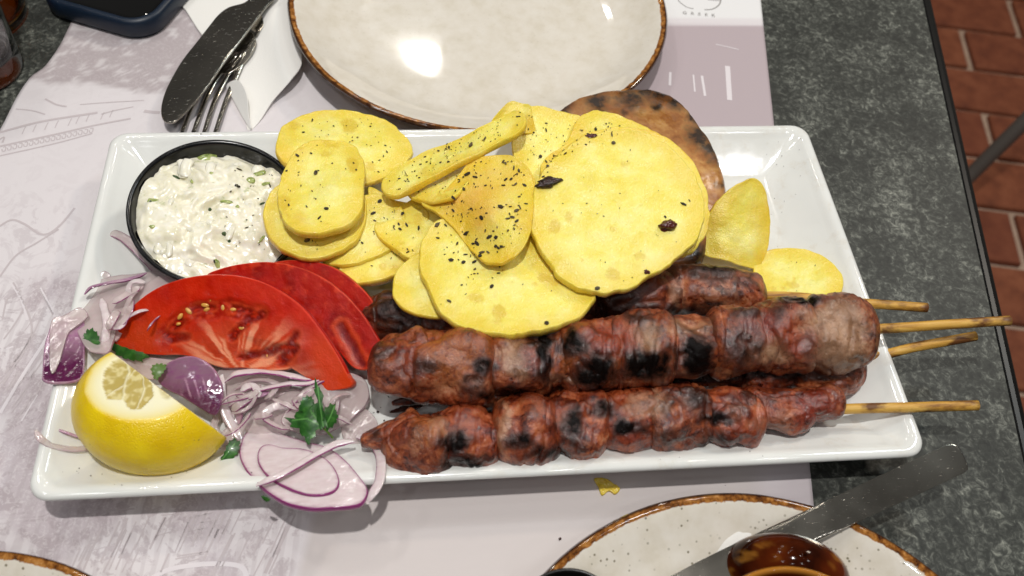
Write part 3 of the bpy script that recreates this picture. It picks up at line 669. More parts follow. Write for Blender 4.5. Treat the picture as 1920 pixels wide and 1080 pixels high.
# ================================================================== DIP CUP
n_ = nrm(V(.15, -.15, 1)); e1_ = np.cross([0, 1, 0], n_); e1_ = nrm(e1_); e2_ = np.cross(n_, e1_); T3 = np.stack([e1_, e2_, n_], 1)
CUPC = V(6.2, 14, 4.0)+e1_*.229-e2_*.381; CUPC = CUPC+(CUPC-CP)*((3.55-CUPC[2])/(CUPC[2]-CP[2])); RC = 4.12
cup = empty('dip_cup', CUPC-n_*2.5, 'round black plastic cup of white cucumber yoghurt dip', 'dip cup')
pr = [(.01, -2.5), (2.2, -2.5), (2.45, -2.3), (3.35, -1.1), (3.8, -.4), (4.02, -.26), (RC, -.12), (RC, -.02), (RC-.07, .04), (RC-.17, .02), (3.86, -.1), (3.76, -.35), (3.25, -1.2), (2.2, -2.35), (.01, -2.4)]
P, F = lathe(crom(pr, 110, closed=False), CUPC, 110, tilt=T3); mk('cup', P, F, 'black_plastic', parent=cup)
nr_, na = 70, 130; Rr = np.linspace(.01, 3.76, nr_); Aa = np.linspace(0, 2*math.pi, na, endpoint=False)
X = (Rr[:, None]*np.cos(Aa)).ravel(); Y = (Rr[:, None]*np.sin(Aa)).ravel(); Q = np.stack([X, Y, X*0], 1)
dome = .42*(1-(np.hypot(X, Y)/3.6)**2)
sw = vnoise(Q+np.stack([vnoise(Q, 1.5, 3), vnoise(Q, 1.5, 4), X*0], 1)*.9, .95, 8, 3); rid = 1-np.abs(vnoise(Q+.6*sw[:, None], 1.3, 5, 2))*3
Z = -.28+dome+.40*sw+.12*rid*np.clip(1-np.hypot(X, Y)/3.9, 0, 1)+.025*vnoise(Q, .3, 9, 2)-.12*smooth(-1.5, -3.6, -Y*.0-Y*-1+X*0)*0
Zd = Z-.45*smooth(2.2, 3.6, Y)          # the far side of the dip has slumped below the rim
P = np.stack([X, Y, Zd], 1)@T3.T+CUPC; F = grid_faces(nr_, na)+[tuple(range(na-1, -1, -1))]
DIPV, DIPF = P, F
mk('yoghurt_dip', P, F, 'tzatziki', parent=cup)
bv = BVHTree.FromPolygons([tuple(p) for p in P], [f for f in F if len(f) == 4])
def cast(bvh, u, v):
    d = nrm(ray(u, v)); h = bvh.ray_cast(Vector(CP), Vector(d)); return (None, None) if h[0] is None else (np.array(h[0]), np.array(h[1]))
def blob(c, r, n, seed, rough=.25, res=(10, 14), along=None):
    """small irregular lump, radii r along local axes with n as up"""
    n = nrm(n); ex = nrm(np.cross(n, [.31, .95, .05])); ey = np.cross(n, ex); an = random.uniform(0, 6.28)
    ex, ey = ex*math.cos(an)+ey*math.sin(an), -ex*math.sin(an)+ey*math.cos(an)
    if along is not None: ex = nrm(along-n*(along@n)); ey = np.cross(n, ex)
    P = []; 
    for p_ in np.linspace(.05, math.pi-.05, res[0]):
        for t in np.linspace(0, 2*math.pi, res[1], endpoint=False): P.append((math.sin(p_)*math.cos(t), math.sin(p_)*math.sin(t), math.cos(p_)))
    P = np.array(P); k = 1+rough*vnoise(P, .7, seed, 3)*1.6; P = P*k[:, None]
    W = c+np.outer(P[:, 0]*r[0], ex)+np.outer(P[:, 1]*r[1], ey)+np.outer(P[:, 2]*r[2], n)
    m_ = res[1]; return W, [tuple(reversed(f)) for f in grid_faces(res[0], m_)]+[tuple(range(m_)), tuple(reversed(range(len(P)-m_, len(P))))]
for i, (u, v, a_, b_, mt) in enumerate([(486, 325, .34, .14, 'cucumber'), (470, 338, .22, .16, 'cucumber'), (497, 345, .3, .1, 'cucumber'), (425, 378, .3, .13, 'cucumber'), (330, 332, .2, .1, 'cucumber_skin'), (393, 392, .1, .1, 'cucumber_skin'),
        (305, 472, .22, .16, 'tzatziki'), (320, 378, .28, .14, 'tzatziki'), (408, 495, .3, .12, 'cucumber'), (492, 382, .25, .06, 'cucumber_skin'), (445, 388, .12, .1, 'cucumber'), (285, 425, .14, .1, 'cucumber'), (400, 290, .14, .1, 'cucumber_skin'),
        (420, 438, .12, .1, 'cucumber_skin'), (490, 448, .32, .08, 'cucumber'), (282, 378, .14, .06, 'cucumber_skin'), (395, 325, .2, .1, 'cucumber'), (360, 340, .12, .08, 'cucumber'), (430, 452, .08, .08, 'cucumber_skin')]):
    h, nn = cast(bv, u, v)
    if h is None: continue
    P, F = blob(h-V(0, 0, .02), (a_, b_, .09), nn if nn[2] > 0 else -nn, 40+i); mk('cucumber_piece' if mt != 'tzatziki' else 'dip_lump', P, F, mt, parent=cup)

rs = random.Random(5)
for i in range(26):
    a_ = rs.uniform(0, 6.28); r_ = 3.45*math.sqrt(rs.random()); lx, ly = r_*math.cos(a_), r_*math.sin(a_)
    base_ = CUPC+T3@V(lx, ly, 3); h = bv.ray_cast(Vector(base_), Vector(-n_))
    if h[0] is None: continue
    h = np.array(h[0]); dr = rs.uniform(0, 6.28); L_ = rs.uniform(.4, 1.2); c1_ = e1_*math.cos(dr)+e2_*math.sin(dr); c2_ = np.cross(n_, c1_)*rs.uniform(-.3, .3)
    C = crom([h-c1_*L_/2-n_*.06, h+c2_*L_+n_*rs.uniform(-.06, .03), h+c1_*L_/2-n_*.06], 12, closed=False)
    P, F = tube(C-n_*.04, np.array([.04]+[rs.uniform(.14, .3)]*10+[.04]), 10, flat=.38, up=tuple(n_))
    mk('cucumber_shred', P, F, 'tzatziki' if rs.random() < .9 else 'cucumber', parent=cup)
# ================================================================== MEAT SKEWERS
def depth(P): return (np.asarray(P)-CP)@CF
def meat_chunk(u0, u1, vt, vb, z, marks, parent, seed, tdir, taper=0.0, lump=.26, power=.6):
    uc, vc = (u0+u1)/2, (vt+vb)/2; c = at(uc, vc, z)
    R = (vb-vt)/2*depth(c)/FP*1.01; Lh = np.linalg.norm(at(u1, vc, z)-at(u0, vc, z))/2*1.12
    rg_ = random.Random(seed); t = nrm(nrm(tdir)+V(0, rg_.uniform(-.2, .2), rg_.uniform(-.12, .12))); R = R*rg_.uniform(.95, 1.07); s = nrm(np.cross(V(0, 0, 1), t)); up = np.cross(t, s)
    nth, nph = 84, 110; th = np.linspace(.03, math.pi-.03, nth); phs = np.linspace(0, 2*math.pi, nph, endpoint=False)
    TH, PH = [g.ravel() for g in np.meshgrid(th, phs, indexing='ij')]
    x = np.cos(TH); r = np.sin(TH)**power; x = np.sign(x)*np.abs(x)**.85
    D = np.stack([x*1.0, np.cos(PH)*np.sin(TH), np.sin(PH)*np.sin(TH)], 1)
    k = 1+lump*vnoise(D, .95, seed, 2)*1.35
    rg = vnoise(D*V(1.5, .7, .7), .8, seed+50, 2); k = k-.07*np.exp(-(rg/.08)**2)
    fx = V(.6, 1, 1) if seed % 2 else V(1, .7, .7); dsp = (1-2*np.abs(vnoise(D*fx, .36, seed+70, 3)))*.042+.030*vnoise(D, .16, seed+75, 2); k = k+dsp; hi = smooth(-.03, .07, dsp)
    tap = 1-taper*(.5-.5*np.clip(x, -1, 1)) if taper > 0 else 1+taper*(.5+.5*np.clip(x, -1, 1))
    rr = R*r*k*tap
    sx_ = x*Lh*(1+.10*vnoise(D*V(.2, 1, 1), .8, seed+90, 2)); up_s = .92
    W = c+np.outer(sx_, t)+np.outer(rr*np.cos(PH), s)+np.outer(rr*np.sin(PH)*up_s, up)
    W[:, 2] = np.maximum(W[:, 2], WELL+.03)
    F = grid_faces(nth, nph)+[tuple(reversed(range(nph))), tuple(range((nth-1)*nph, nth*nph))]
    f0 = F[nph*30]; nn = np.cross(W[f0[1]]-W[f0[0]], W[f0[2]]-W[f0[0]]); 
    if nn@(W[f0[0]]-c) < 0: F = [tuple(reversed(f)) for f in F]
    px, py = to_px(W); front = smooth(-.2, .4, ((W-c)/R)@(-CF))
    wu = 14*vnoise(W, .6, 200+seed, 2); wv = 14*vnoise(W, .6, 300+seed, 2)
    A_ = {}
    for key in ('char', 'pale', 'red', 'gold'):
        a_ = np.zeros(len(W))
        for (mu, mv, ru, rv, kk, st) in marks:
            if kk != key: continue
            q = ((px+wu-mu)/ru)**2+((py+wv-mv)/rv)**2; a_ = np.maximum(a_, st*np.exp(-(q**1.6)*.7))
        back = .35*smooth(.1, .5, vnoise(W, 1.2, 400+seed, 2)) if key == 'char' else 0
        A_[key] = a_*front+back*(1-front)
    # chunk ends darker where chunks meet
    A_['char'] = np.maximum(A_['char'], .33*smooth(.80, 1.0, np.abs(x)))
    A_['hi'] = hi-.5; o = mk('meat_chunk', W, F, 'meat', parent=parent, attrs=A_); return o
def skewer(label, axis, chunks, marks, stick_tail, seed, tip=None):
    """axis: [(u,v,z) left, (u,v,z) right]"""
    a, b = at(*axis[0]), at(*axis[1]); t = b-a; e = at(*stick_tail)
    root = empty('meat_skewer', ((a+b)/2*V(1, 1, 0)+V(0, 0, WELL)), label, 'meat skewer', 'grilled meat skewers on the platter')
    C = crom([a+t*.03, (a+b)/2, b, b+(e-b)*.5, e], 60, closed=False)
    rad = np.full(60, .235); P, F = tube(C, rad, 16); 
    br = np.clip(.35+.6*vnoise(P, 1.2, seed, 2)+.3*smooth(b[0], b[0]-1, P[:, 0])+.25*(P[:, 2] > C[:, 2].mean()+9), 0, 1)
    mk('stick', P, F, 'bamboo', parent=root, attrs=dict(burn=br))
    ua, ub = axis[0][0], axis[1][0]
    for i, ch in enumerate(chunks):
        u0, u1, vt, vb = ch[:4]; kw = ch[4] if len(ch) > 4 else {}
        k = ((u0+u1)/2-ua)/(ub-ua); z = axis[0][2]*(1-k)+axis[1][2]*k+kw.get('dz', 0)
        meat_chunk(u0, u1, vt, vb, z, marks, root, seed*31+i*7, t, kw.get('taper', 0), kw.get('lump', .2), kw.get('power', .42))
    return root
m1 = [(855, 832, 26, 26, 'char', 1), (872, 868, 45, 20, 'char', .8), (976, 822, 26, 16, 'char', .9), (1070, 796, 22, 30, 'char', 1.1), (1182, 803, 30, 15, 'char', 1.1), (1130, 772, 26, 18, 'char', .8), (1020, 850, 50, 14, 'char', .8),
      (1345, 780, 30, 14, 'char', 1), (1310, 745, 26, 22, 'char', .75), (1335, 820, 34, 20, 'char', .7), (1250, 815, 30, 14, 'char', .5), (695, 812, 16, 12, 'char', .6), (1400, 745, 40, 12, 'char', .55), (1030, 745, 60, 14, 'char', .35), (1440, 748, 26, 10, 'char', .5),
      (945, 800, 10, 60, 'pale', .9), (820, 790, 22, 30, 'pale', .6), (1215, 760, 45, 28, 'pale', .9), (1180, 800, 14, 40, 'pale', .3), (1380, 770, 30, 22, 'pale', .55), (1450, 795, 45, 24, 'pale', .6), (780, 830, 20, 30, 'pale', .45), (1110, 830, 50, 20, 'pale', .35),
      (1530, 760, 40, 40, 'red', 1.1), (1420, 790, 60, 30, 'red', .55), (740, 810, 50, 40, 'red', .5), (880, 790, 45, 40, 'red', .45), (1190, 825, 40, 14, 'red', .6), (1060, 770, 60, 20, 'red', .4),
      (800, 800, 30, 40, 'gold', .7), (990, 770, 40, 25, 'gold', .5), (1250, 800, 40, 18, 'gold', .4)]
skewer('grilled meat skewer lying along the front rim of the white platter', [(690, 812, 2.15), (1560, 768, 2.45)],
       [(682, 790, 770, 862, dict(taper=.66, lump=.38)), (722, 850, 768, 892, dict(taper=.25, lump=.24)), (808, 935, 762, 884, dict(lump=.28)), (928, 1048, 738, 868), (1028, 1140, 724, 856), (1128, 1240, 734, 846),
        (1205, 1335, 722, 838), (1315, 1420, 722, 836), (1395, 1515, 722, 812, dict(taper=-.1)), (1482, 1576, 716, 794, dict(lump=.2, taper=-.15))], m1, (1833, 760, 3.0), 3)
m2 = [(1020, 650, 14, 70, 'char', 1.1), (1012, 630, 30, 22, 'char', .9), (1075, 642, 30, 30, 'char', 1.0), (1118, 698, 40, 32, 'char', 1.1), (1208, 680, 44, 28, 'char', 1.2), (1308, 668, 30, 38, 'char', 1.3), (1265, 672, 26, 30, 'char', .6), (1395, 650, 34, 40, 'char', .65),
      (1498, 562, 34, 12, 'char', 1.2), (1455, 585, 24, 22, 'char', .6), (910, 690, 18, 22, 'char', .9), (885, 715, 18, 16, 'char', .7), (800, 690, 26, 20, 'char', .65), (712, 660, 22, 30, 'char', .5), (1190, 592, 40, 14, 'char', .6), (1400, 590, 30, 12, 'char', .7), (930, 740, 60, 10, 'char', .8), (1510, 650, 12, 30, 'char', .4),
      (965, 665, 30, 50, 'pale', 1), (1215, 632, 30, 30, 'pale', 1), (1290, 612, 50, 20, 'pale', .7), (1450, 655, 35, 25, 'pale', 1), (1570, 635, 62, 80, 'pale', 1.3), (1060, 712, 60, 12, 'pale', .7), (860, 725, 80, 24, 'pale', .5), (1360, 700, 120, 10, 'pale', .6), (1200, 715, 60, 10, 'pale', .5),
      (1000, 668, 26, 30, 'red', .9), (1150, 635, 50, 40, 'red', 1), (1440, 605, 60, 36, 'red', .9), (1500, 645, 40, 40, 'red', .8), (1535, 556, 26, 12, 'red', 1), (830, 640, 60, 24, 'red', .5), (750, 665, 40, 40, 'red', .55),
      (845, 668, 60, 50, 'gold', 1), (900, 660, 40, 40, 'gold', .7), (1060, 675, 26, 26, 'gold', .6), (1330, 615, 50, 20, 'gold', .4), (1350, 690, 40, 30, 'gold', .4)]
skewer('grilled meat skewer on top of the heap with a pale chunk at its right end', [(700, 668, 3.35), (1625, 618, 3.9)],
       [(694, 815, 628, 744, dict(taper=.28, lump=.36, power=.5)), (745, 925, 608, 768, dict(taper=.12, lump=.2)), (890, 1030, 618, 742), (1005, 1075, 612, 726), (1045, 1170, 592, 736, dict(lump=.22)), (1150, 1260, 584, 728),
        (1235, 1350, 590, 712), (1330, 1440, 572, 706), (1415, 1530, 552, 702), (1490, 1626, 552, 696, dict(lump=.16, power=.66))], m2, (1893, 601, 4.4), 5)
sk = [o for o in COL.objects if o.name.startswith('meat_skewer')][0]
for u, v, z, r_, sd in [(905, 878, 1.25, (.42, .28, .2), 5), (868, 882, 1.2, (.5, .3, .22), 6), (1010, 856, 1.2, (.4, .22, .2), 7), (1045, 850, 1.3, (.35, .25, .2), 8), (775, 846, 1.3, (.5, .35, .3), 9), (1350, 838, 1.3, (.4, .2, .2), 10), (760, 765, 1.3, (.6, .12, .1), 11), (1590, 700, 2.2, (.28, .2, .2), 12)]:
    P, F = blob(at(u, v, z), r_, V(0, 0, 1), sd*13, rough=.75, res=(24, 32), along=CR+.2*CU); z0 = np.zeros(len(P)); mk('meat_scrap', P, F, 'meat', parent=sk, attrs=dict(char=z0+.75, pale=z0, red=z0+.3, gold=z0, hi=z0))
m3 = [(1300, 705, 300, 16, 'char', .9), (800, 745, 60, 20, 'char', .8), (1560, 700, 40, 20, 'gold', .7), (1590, 690, 14, 14, 'char', .6), (1480, 700, 60, 12, 'char', .8), (730, 745, 20, 10, 'char', 1)]
skewer('lowest grilled meat skewer, mostly hidden under the one with the pale end chunk', [(750, 735, 1.95), (1600, 672, 2.05)],
       [(738, 800, 735, 765, dict(taper=.6)), (765, 960, 665, 775, dict(taper=.3)), (940, 1100, 650, 745), (1080, 1260, 640, 740), (1240, 1400, 640, 735), (1380, 1500, 645, 735), (1470, 1606, 640, 738, dict(lump=.15))], m3, (1829, 630, 2.95), 7)
m4 = [(1120, 530, 80, 60, 'char', .55), (1300, 590, 120, 16, 'char', .8), (1340, 505, 90, 20, 'char', .6), (740, 590, 60, 60, 'char', .8), (700, 560, 30, 30, 'gold', .4), (1150, 560, 60, 50, 'char', .7), (1215, 535, 40, 30, 'red', .6), (1180, 600, 60, 20, 'char', 1), (1268, 560, 14, 40, 'pale', .7), (1350, 560, 60, 50, 'pale', .45), (1350, 500, 60, 22, 'char', .75), (1400, 520, 26, 26, 'char', .5), (780, 600, 40, 30, 'char', .8)]
skewer('rearmost grilled meat skewer under the potato slices with a round brown end chunk', [(700, 585, 2.35), (1430, 555, 2.5)],
       [(688, 800, 532, 645, dict(taper=.15, lump=.34)), (780, 900, 535, 640), (880, 1020, 530, 640), (1000, 1140, 520, 620), (1110, 1268, 506, 618), (1250, 1420, 490, 604, dict(lump=.16, power=.55))], m4, (1738, 577, 2.95), 9)

# ================================================================== PITA
pl = Plane((1200, 165, 2.95), (1362, 350, 2.75), (1050, 420, 2.7))
def pita_bend(a, b): return .22*np.sin(a*.55+.4)*np.cos(b*.5)
out = [(1037, 208), (1075, 182), (1110, 170), (1150, 163), (1200, 160), (1245, 167), (1285, 190), (1312, 225), (1338, 262), (1356, 305), (1365, 345), (1358, 385), (1342, 410), (1330, 450), (1312, 490), (1240, 500), (1100, 480), (1000, 420), (985, 320), (1000, 240)]
P, F, A_ = slab(out, pl, 1.05, N=150, nr=56, edge=.55, bend=pita_bend, relief=lambda G, px, py, d: .09*vnoise(G, .7, 3, 3)+.05*vnoise(G, .25, 5, 2)-.07*np.exp(-(((py-.05*(px-1300))-(298))/3.0)**2)*smooth(1280, 1300, px))
chr_ = np.zeros(len(P))
for u, v, r_ in [(1182, 184, 26), (1240, 178, 22), (1235, 200, 10), (1310, 255, 24), (1330, 278, 14), (1297, 218, 9), (1172, 212, 7), (1265, 192, 16), (1215, 172, 18), (1120, 190, 20), (1060, 200, 14), (1340, 300, 12), (1352, 345, 8), (1305, 480, 30)]:
    chr_ = np.maximum(chr_, 1.0*np.exp(-((A_['px']+9*vnoise(P, .5, 61, 2)-u)**2+(A_['py']+9*vnoise(P, .5, 62, 2)-v)**2)/(r_*1.25)**2))
brn = np.clip(.7*np.exp(-(A_['d']/.9)**2)+.4*vnoise(P, 1.6, 9, 2), 0, 1)*(.4+.6*A_['top'])
brn = np.clip(brn+.75*smooth(290, 190, A_['py']+20*vnoise(P, .9, 77, 2)), 0, 1.1); edge_pale = (1-A_['top'])*.9
mk('pita_bread', P, F, 'pita', attrs=dict(char=chr_*A_['top'], brown=brn*A_['top'], pale=edge_pale), label='round grilled pita bread with charred spots behind the potato slices', cat='pita bread')

# ================================================================== POTATO SLICES
POT = []
GP = 'fried potato slices heaped on the platter'
def potato(label, outline, anchors, th=.5, bend=None, fry=.6, spots=(), seed=1, nr=34, N=110, edge=None):
    pl = Plane(*anchors); th = th*.78
    P, F, A_ = slab(outline, pl, th, N=N, nr=nr, edge=edge or min(.10, th*.35), bend=bend, wob=.025, seed=seed,
                    relief=lambda G, px, py, d: .13*vnoise(G, 1.5, seed, 2)+.035*np.exp(-(d/.16)**2)+.02*vnoise(G, .3, seed+3, 3)-.035*np.exp(-(vnoise(G, 1.6, seed+40, 2)/.05)**2)*smooth(.1, .4, vnoise(G, 2.5, seed+41, 1)))
    rv = smooth(-.35, .45, vnoise(P, 1.4, seed+20, 2)); f = .62*fry*np.exp(-(A_['d']/.15)**2)*(.25+.75*rv)+.30*fry*np.exp(-(A_['d']/.55)**2)*rv+.16*vnoise(P, 1.3, seed+8, 2)
    wet = np.zeros(len(P)); wx_, wy_ = 7*vnoise(P, .5, seed+60, 3), 7*vnoise(P, .5, seed+61, 3)
    for u, v, r_, s_ in spots:
        g_ = np.exp(-((A_['px']+wx_-u)**2+(A_['py']+wy_-v)**2)/r_**2)
        if r_ < 18: wet = np.maximum(wet, smooth(.35, .5, g_))
        else: f = f+1.15*s_*g_
    wet = np.maximum(wet, .8*smooth(.42, .50, vnoise(P, 1.0, seed+66, 3)))
    f = f+(1-A_['top'])*.22
    o = mk('potato_slice', P, F, 'potato', attrs=dict(fry=np.clip(f, 0, .72), wet=wet*A_['top'], core=smooth(.15, 1.3, A_['d']+.5*vnoise(P, 1.2, seed+33, 3))*A_['top']), label=label, cat='potato slice', group=GP)
    POT.append((P, F)); return o
potato('flat potato slice lying at the right end of the platter beyond the meat', [(1412, 505), (1432, 474), (1470, 464), (1520, 470), (1560, 490), (1580, 520), (1578, 548), (1555, 568), (1480, 582), (1420, 560)], [(1575, 530, 2.45), (1420, 540, 1.85), (1480, 466, 1.95)], .26, bend=lambda a, b: .08*np.sin(a), fry=.3, seed=2)
potato('pointed potato slice leaning upright against the right side of the pita', [(1304, 455), (1330, 400), (1352, 368), (1388, 342), (1418, 334), (1434, 352), (1444, 405), (1442, 455), (1431, 490), (1414, 504), (1370, 492), (1322, 478)], [(1360, 488, 2.0), (1438, 470, 2.2), (1405, 340, 4.3)], .22, bend=lambda a, b: .25*np.exp(-((a-1.0)/.5)**2)*0-.12*a*a, fry=.55, spots=[(1425, 400, 30, .35), (1330, 420, 30, .3), (1430, 480, 20, .3)], seed=3)
potato('pale speckled potato slice standing behind the folded slices', [(960, 262), (972, 210), (1000, 198), (1040, 206), (1088, 217), (1092, 240), (1080, 268), (1062, 300), (1050, 345), (1020, 380), (985, 350), (965, 300)], [(1040, 210, 4.9), (1090, 240, 4.5), (1000, 330, 4.5)], .22, bend=lambda a, b: .1*np.sin(a), fry=.12, seed=4)
potato('rear thin potato slice with curled top edge behind the biggest slice', [(1015, 330), (1022, 296), (1060, 268), (1078, 232), (1100, 212), (1140, 211), (1190, 228), (1240, 255), (1295, 300), (1320, 380), (1200, 420), (1060, 420)], [(1110, 214, 5.1), (1290, 300, 4.9), (1030, 320, 5.0)], .22, bend=lambda a, b: .18*np.sin(a*1.2+1), fry=.5, spots=[(1090, 240, 26, .4), (1040, 290, 24, .4)], seed=5)
potato('orange edged potato slice tucked just behind the biggest slice', [(1006, 360), (1024, 312), (1062, 272), (1110, 248), (1170, 238), (1235, 250), (1290, 290), (1322, 345), (1331, 400), (1318, 450), (1280, 480), (1150, 480), (1050, 430)], [(1130, 243, 5.8), (1325, 400, 5.4), (1015, 350, 5.4)], .28, bend=lambda a, b: .12*np.sin(a*.9), fry=.8, spots=[(1040, 290, 40, .35), (1100, 250, 30, .3)], seed=6)
potato('crumpled potato slice under the herb covered one', [(690, 350), (735, 372), (775, 380), (803, 396), (800, 420), (768, 432), (735, 420), (700, 395)], [(700, 360, 3.6), (800, 400, 3.9), (750, 430, 3.5)], .4, fry=.8, seed=7)
potato('broad potato slice supporting the heap below the herb covered slice', [(700, 430), (760, 380), (850, 360), (950, 380), (1010, 420), (1000, 470), (900, 500), (780, 490)], [(720, 430, 3.7), (980, 430, 4.3), (850, 490, 4.0)], .45, fry=.7, seed=8)
potato('wide potato slice at the back left of the heap beside the dip cup', [(517, 272), (525, 242), (550, 221), (588, 207), (632, 204), (682, 210), (722, 224), (752, 246), (774, 270), (772, 292), (752, 316), (715, 336), (685, 343), (640, 345), (590, 330), (545, 312), (522, 298)], [(520, 275, 3.9), (772, 285, 3.3), (640, 208, 3.5)], .5, bend=lambda a, b: .10*np.sin(a*1.1+.5)+.08*np.cos(b*1.5), fry=.42, spots=[(655, 235, 16, .5), (540, 290, 20, .2)], seed=9)
potato('lower left potato slice under the lumpy one, touching the cup', [(492, 402), (500, 372), (522, 345), (600, 330), (665, 350), (688, 380), (683, 425), (668, 452), (632, 474), (592, 485), (555, 480), (520, 463), (500, 436)], [(495, 400, 4.3), (685, 400, 4.0), (590, 482, 3.9)], .55, bend=lambda a, b: .08*np.cos(a), fry=.5, seed=10)
potato('curved potato slice right of the lumpy one', [(604, 486), (642, 498), (690, 488), (738, 463), (760, 428), (757, 396), (737, 372), (702, 360), (668, 375), (640, 430)], [(620, 492, 3.35), (755, 400, 3.9), (690, 365, 4.0)], .5, bend=lambda a, b: .12*np.sin(b*1.2), fry=.5, spots=[(745, 380, 16, .3)], seed=11)
potato('lowest potato slice of the left heap beside the tomatoes', [(628, 514), (655, 528), (682, 532), (722, 525), (768, 502), (788, 472), (790, 442), (775, 425), (745, 432), (700, 460), (660, 480)], [(640, 512, 2.95), (785, 450, 3.4), (700, 450, 3.2)], .5, fry=.45, seed=12)
potato('lumpy oval potato slice on top of the left heap', [(520, 357), (534, 312), (556, 278), (590, 262), (640, 264), (670, 278), (684, 310), (683, 350), (679, 392), (660, 419), (622, 433), (578, 438), (541, 425), (523, 395)], [(524, 370, 4.9), (682, 340, 4.75), (590, 265, 4.6)], .5, bend=lambda a, b: .16*np.sin(a*1.3-.4)*np.cos(b*.9)+.13*np.exp(-((a-.1)**2+(b+.3)**2)/.8), fry=.5, spots=[(560, 410, 20, .4), (660, 310, 14, .35), (530, 380, 14, .35)], seed=13)
potato('lower of the two slices folded together in the middle', [(764, 358), (800, 335), (850, 310), (905, 285), (900, 312), (872, 348), (842, 371), (800, 377), (772, 371)], [(770, 362, 4.3), (895, 300, 5.0), (850, 312, 4.5)], .3, fry=.75, seed=14)
potato('small orange potato curl at the top of the folded slice', [(922, 232), (938, 206), (958, 190), (978, 193), (996, 197), (1000, 222), (1004, 247), (986, 251), (960, 244)], [(940, 215, 5.5), (998, 210, 5.3), (985, 248, 4.9)], .14, bend=lambda a, b: .14*np.sin(a*3), fry=.9, spots=[(990, 230, 20, .5)], seed=15, N=70)
potato('long folded potato slice seen edge on, sprinkled with herbs', [(714, 347), (724, 330), (758, 306), (800, 281), (850, 262), (900, 240), (944, 216), (965, 204), (980, 210), (986, 228), (974, 246), (938, 266), (900, 286), (852, 311), (802, 337), (762, 358), (737, 368), (720, 362)], [(722, 352, 4.8), (975, 235, 6.3), (820, 278, 5.2)], .42, bend=lambda a, b: .06*np.sin(a*1.1), fry=.55, seed=16, N=140)
potato('small oval potato slice left of the big lower one, over the meat', [(735, 532), (742, 506), (764, 484), (788, 474), (810, 510), (832, 560), (835, 592), (795, 593), (757, 580), (738, 559)], [(738, 535, 4.15), (825, 590, 4.2), (785, 480, 4.3)], .4, fry=.55, seed=17, N=80)
potato('big oval potato slice draped over the front meat skewer', [(785, 478), (794, 442), (814, 416), (850, 400), (900, 400), (990, 430), (1030, 470), (1070, 520), (1116, 548), (1111, 570), (1084, 594), (1040, 613), (984, 626), (924, 628), (872, 616), (836, 596), (814, 568), (800, 535), (787, 505)], [(790, 470, 4.85), (950, 626, 5.0), (1112, 555, 5.1)], .62, bend=lambda a, b: .12*np.cos(a*.7)-.1*np.exp(-((a-.5)**2+(b-.3)**2)/2.5), fry=.3, spots=[(935, 583, 15, .7), (1030, 520, 40, .25), (800, 520, 18, .3)], seed=18, N=150, nr=44)
potato('orange herb covered potato slice, curled, in the centre of the heap', [(790, 379), (828, 364), (852, 336), (880, 306), (920, 291), (958, 290), (984, 306), (1003, 340), (1000, 400), (992, 440), (975, 470), (950, 492), (920, 495), (893, 480), (862, 442), (822, 402)], [(795, 380, 5.25), (930, 490, 5.6), (955, 292, 5.9)], .2, bend=lambda a, b: .30*np.sin(a*.9+.3)+.16*np.cos(b*1.0+a), fry=.75, spots=[(905, 340, 90, .42), (860, 390, 60, .25), (905, 430, 60, .22), (940, 480, 26, .25), (970, 320, 24, .28), (880, 400, 30, .2)], seed=19, N=130, nr=44)
potato('biggest round pale potato slice at the front right of the heap', [(994, 422), (997, 372), (1014, 326), (1050, 281), (1100, 253), (1160, 241), (1215, 250), (1260, 277), (1296, 315), (1317, 362), (1321, 410), (1305, 450), (1270, 485), (1226, 515), (1180, 540), (1140, 549), (1100, 545), (1062, 530), (1030, 495), (1008, 460)], [(996, 400, 6.0), (1140, 547, 5.55), (1160, 243, 6.9)], .62, bend=lambda a, b: .10*np.cos(a*.6)*np.cos(b*.7)+.05*np.sin(a*1.3+b), fry=.14, spots=[(1040, 425, 13, .4), (1148, 512, 13, .4), (1060, 350, 20, .1), (1270, 330, 26, .15)], seed=20, N=170, nr=50)

# ------------------------------------------------------------------ seasoning found on the slices
allv = []; allf = []
for P, F in POT+[(DIPV, DIPF)]:
    o_ = len(allv); allv += [tuple(p) for p in P]; allf += [tuple(i+o_ for i in f) for f in F]
bvh = BVHTree.FromPolygons(allv, allf)
flv, flf = [], []
def flake(u, v, ln, wd, lst=None, th=.035):
    h, nn = cast(bvh, u, v)
    if h is None: return
    n = nrm(nn); n = n if n@CF < 0 else -n
    ex = nrm(np.cross(n, [random.gauss(0, 1), random.gauss(0, 1), random.gauss(0, 1)])); ey = np.cross(n, ex); n2 = nrm(n+ex*random.gauss(0, .25))
    k = random.choice([5, 6, 7]); a0 = random.uniform(0, 6); b_ = len(flv); cur = random.uniform(-.4, .4)*ln
    for lay in (0.0, th):
        for j in range(k):
            a = a0+2*math.pi*j/k; r_ = random.uniform(.75, 1.15) if lay == 0 else .9
            x_, y_ = math.cos(a)*ln/2*r_, math.sin(a)*wd/2*r_
            flv.append(h+ex*x_+ey*y_+n2*(lay+.012+abs(x_)*.12)+n*cur*x_*x_)
    flf.append(tuple(range(b_+k-1, b_-1, -1))); flf.append(tuple(range(b_+k, b_+2*k)))
    for j in range(k): flf.append((b_+j, b_+(j+1) % k, b_+k+(j+1) % k, b_+k+j))
def inside(u, v, poly):
    c = False; j = len(poly)-1
    for i in range(len(poly)):
        if (poly[i][1] > v) != (poly[j][1] > v) and u < (poly[j][0]-poly[i][0])*(v-poly[i][1])/(poly[j][1]-poly[i][1])+poly[i][0]: c = not c
        j = i
    return c
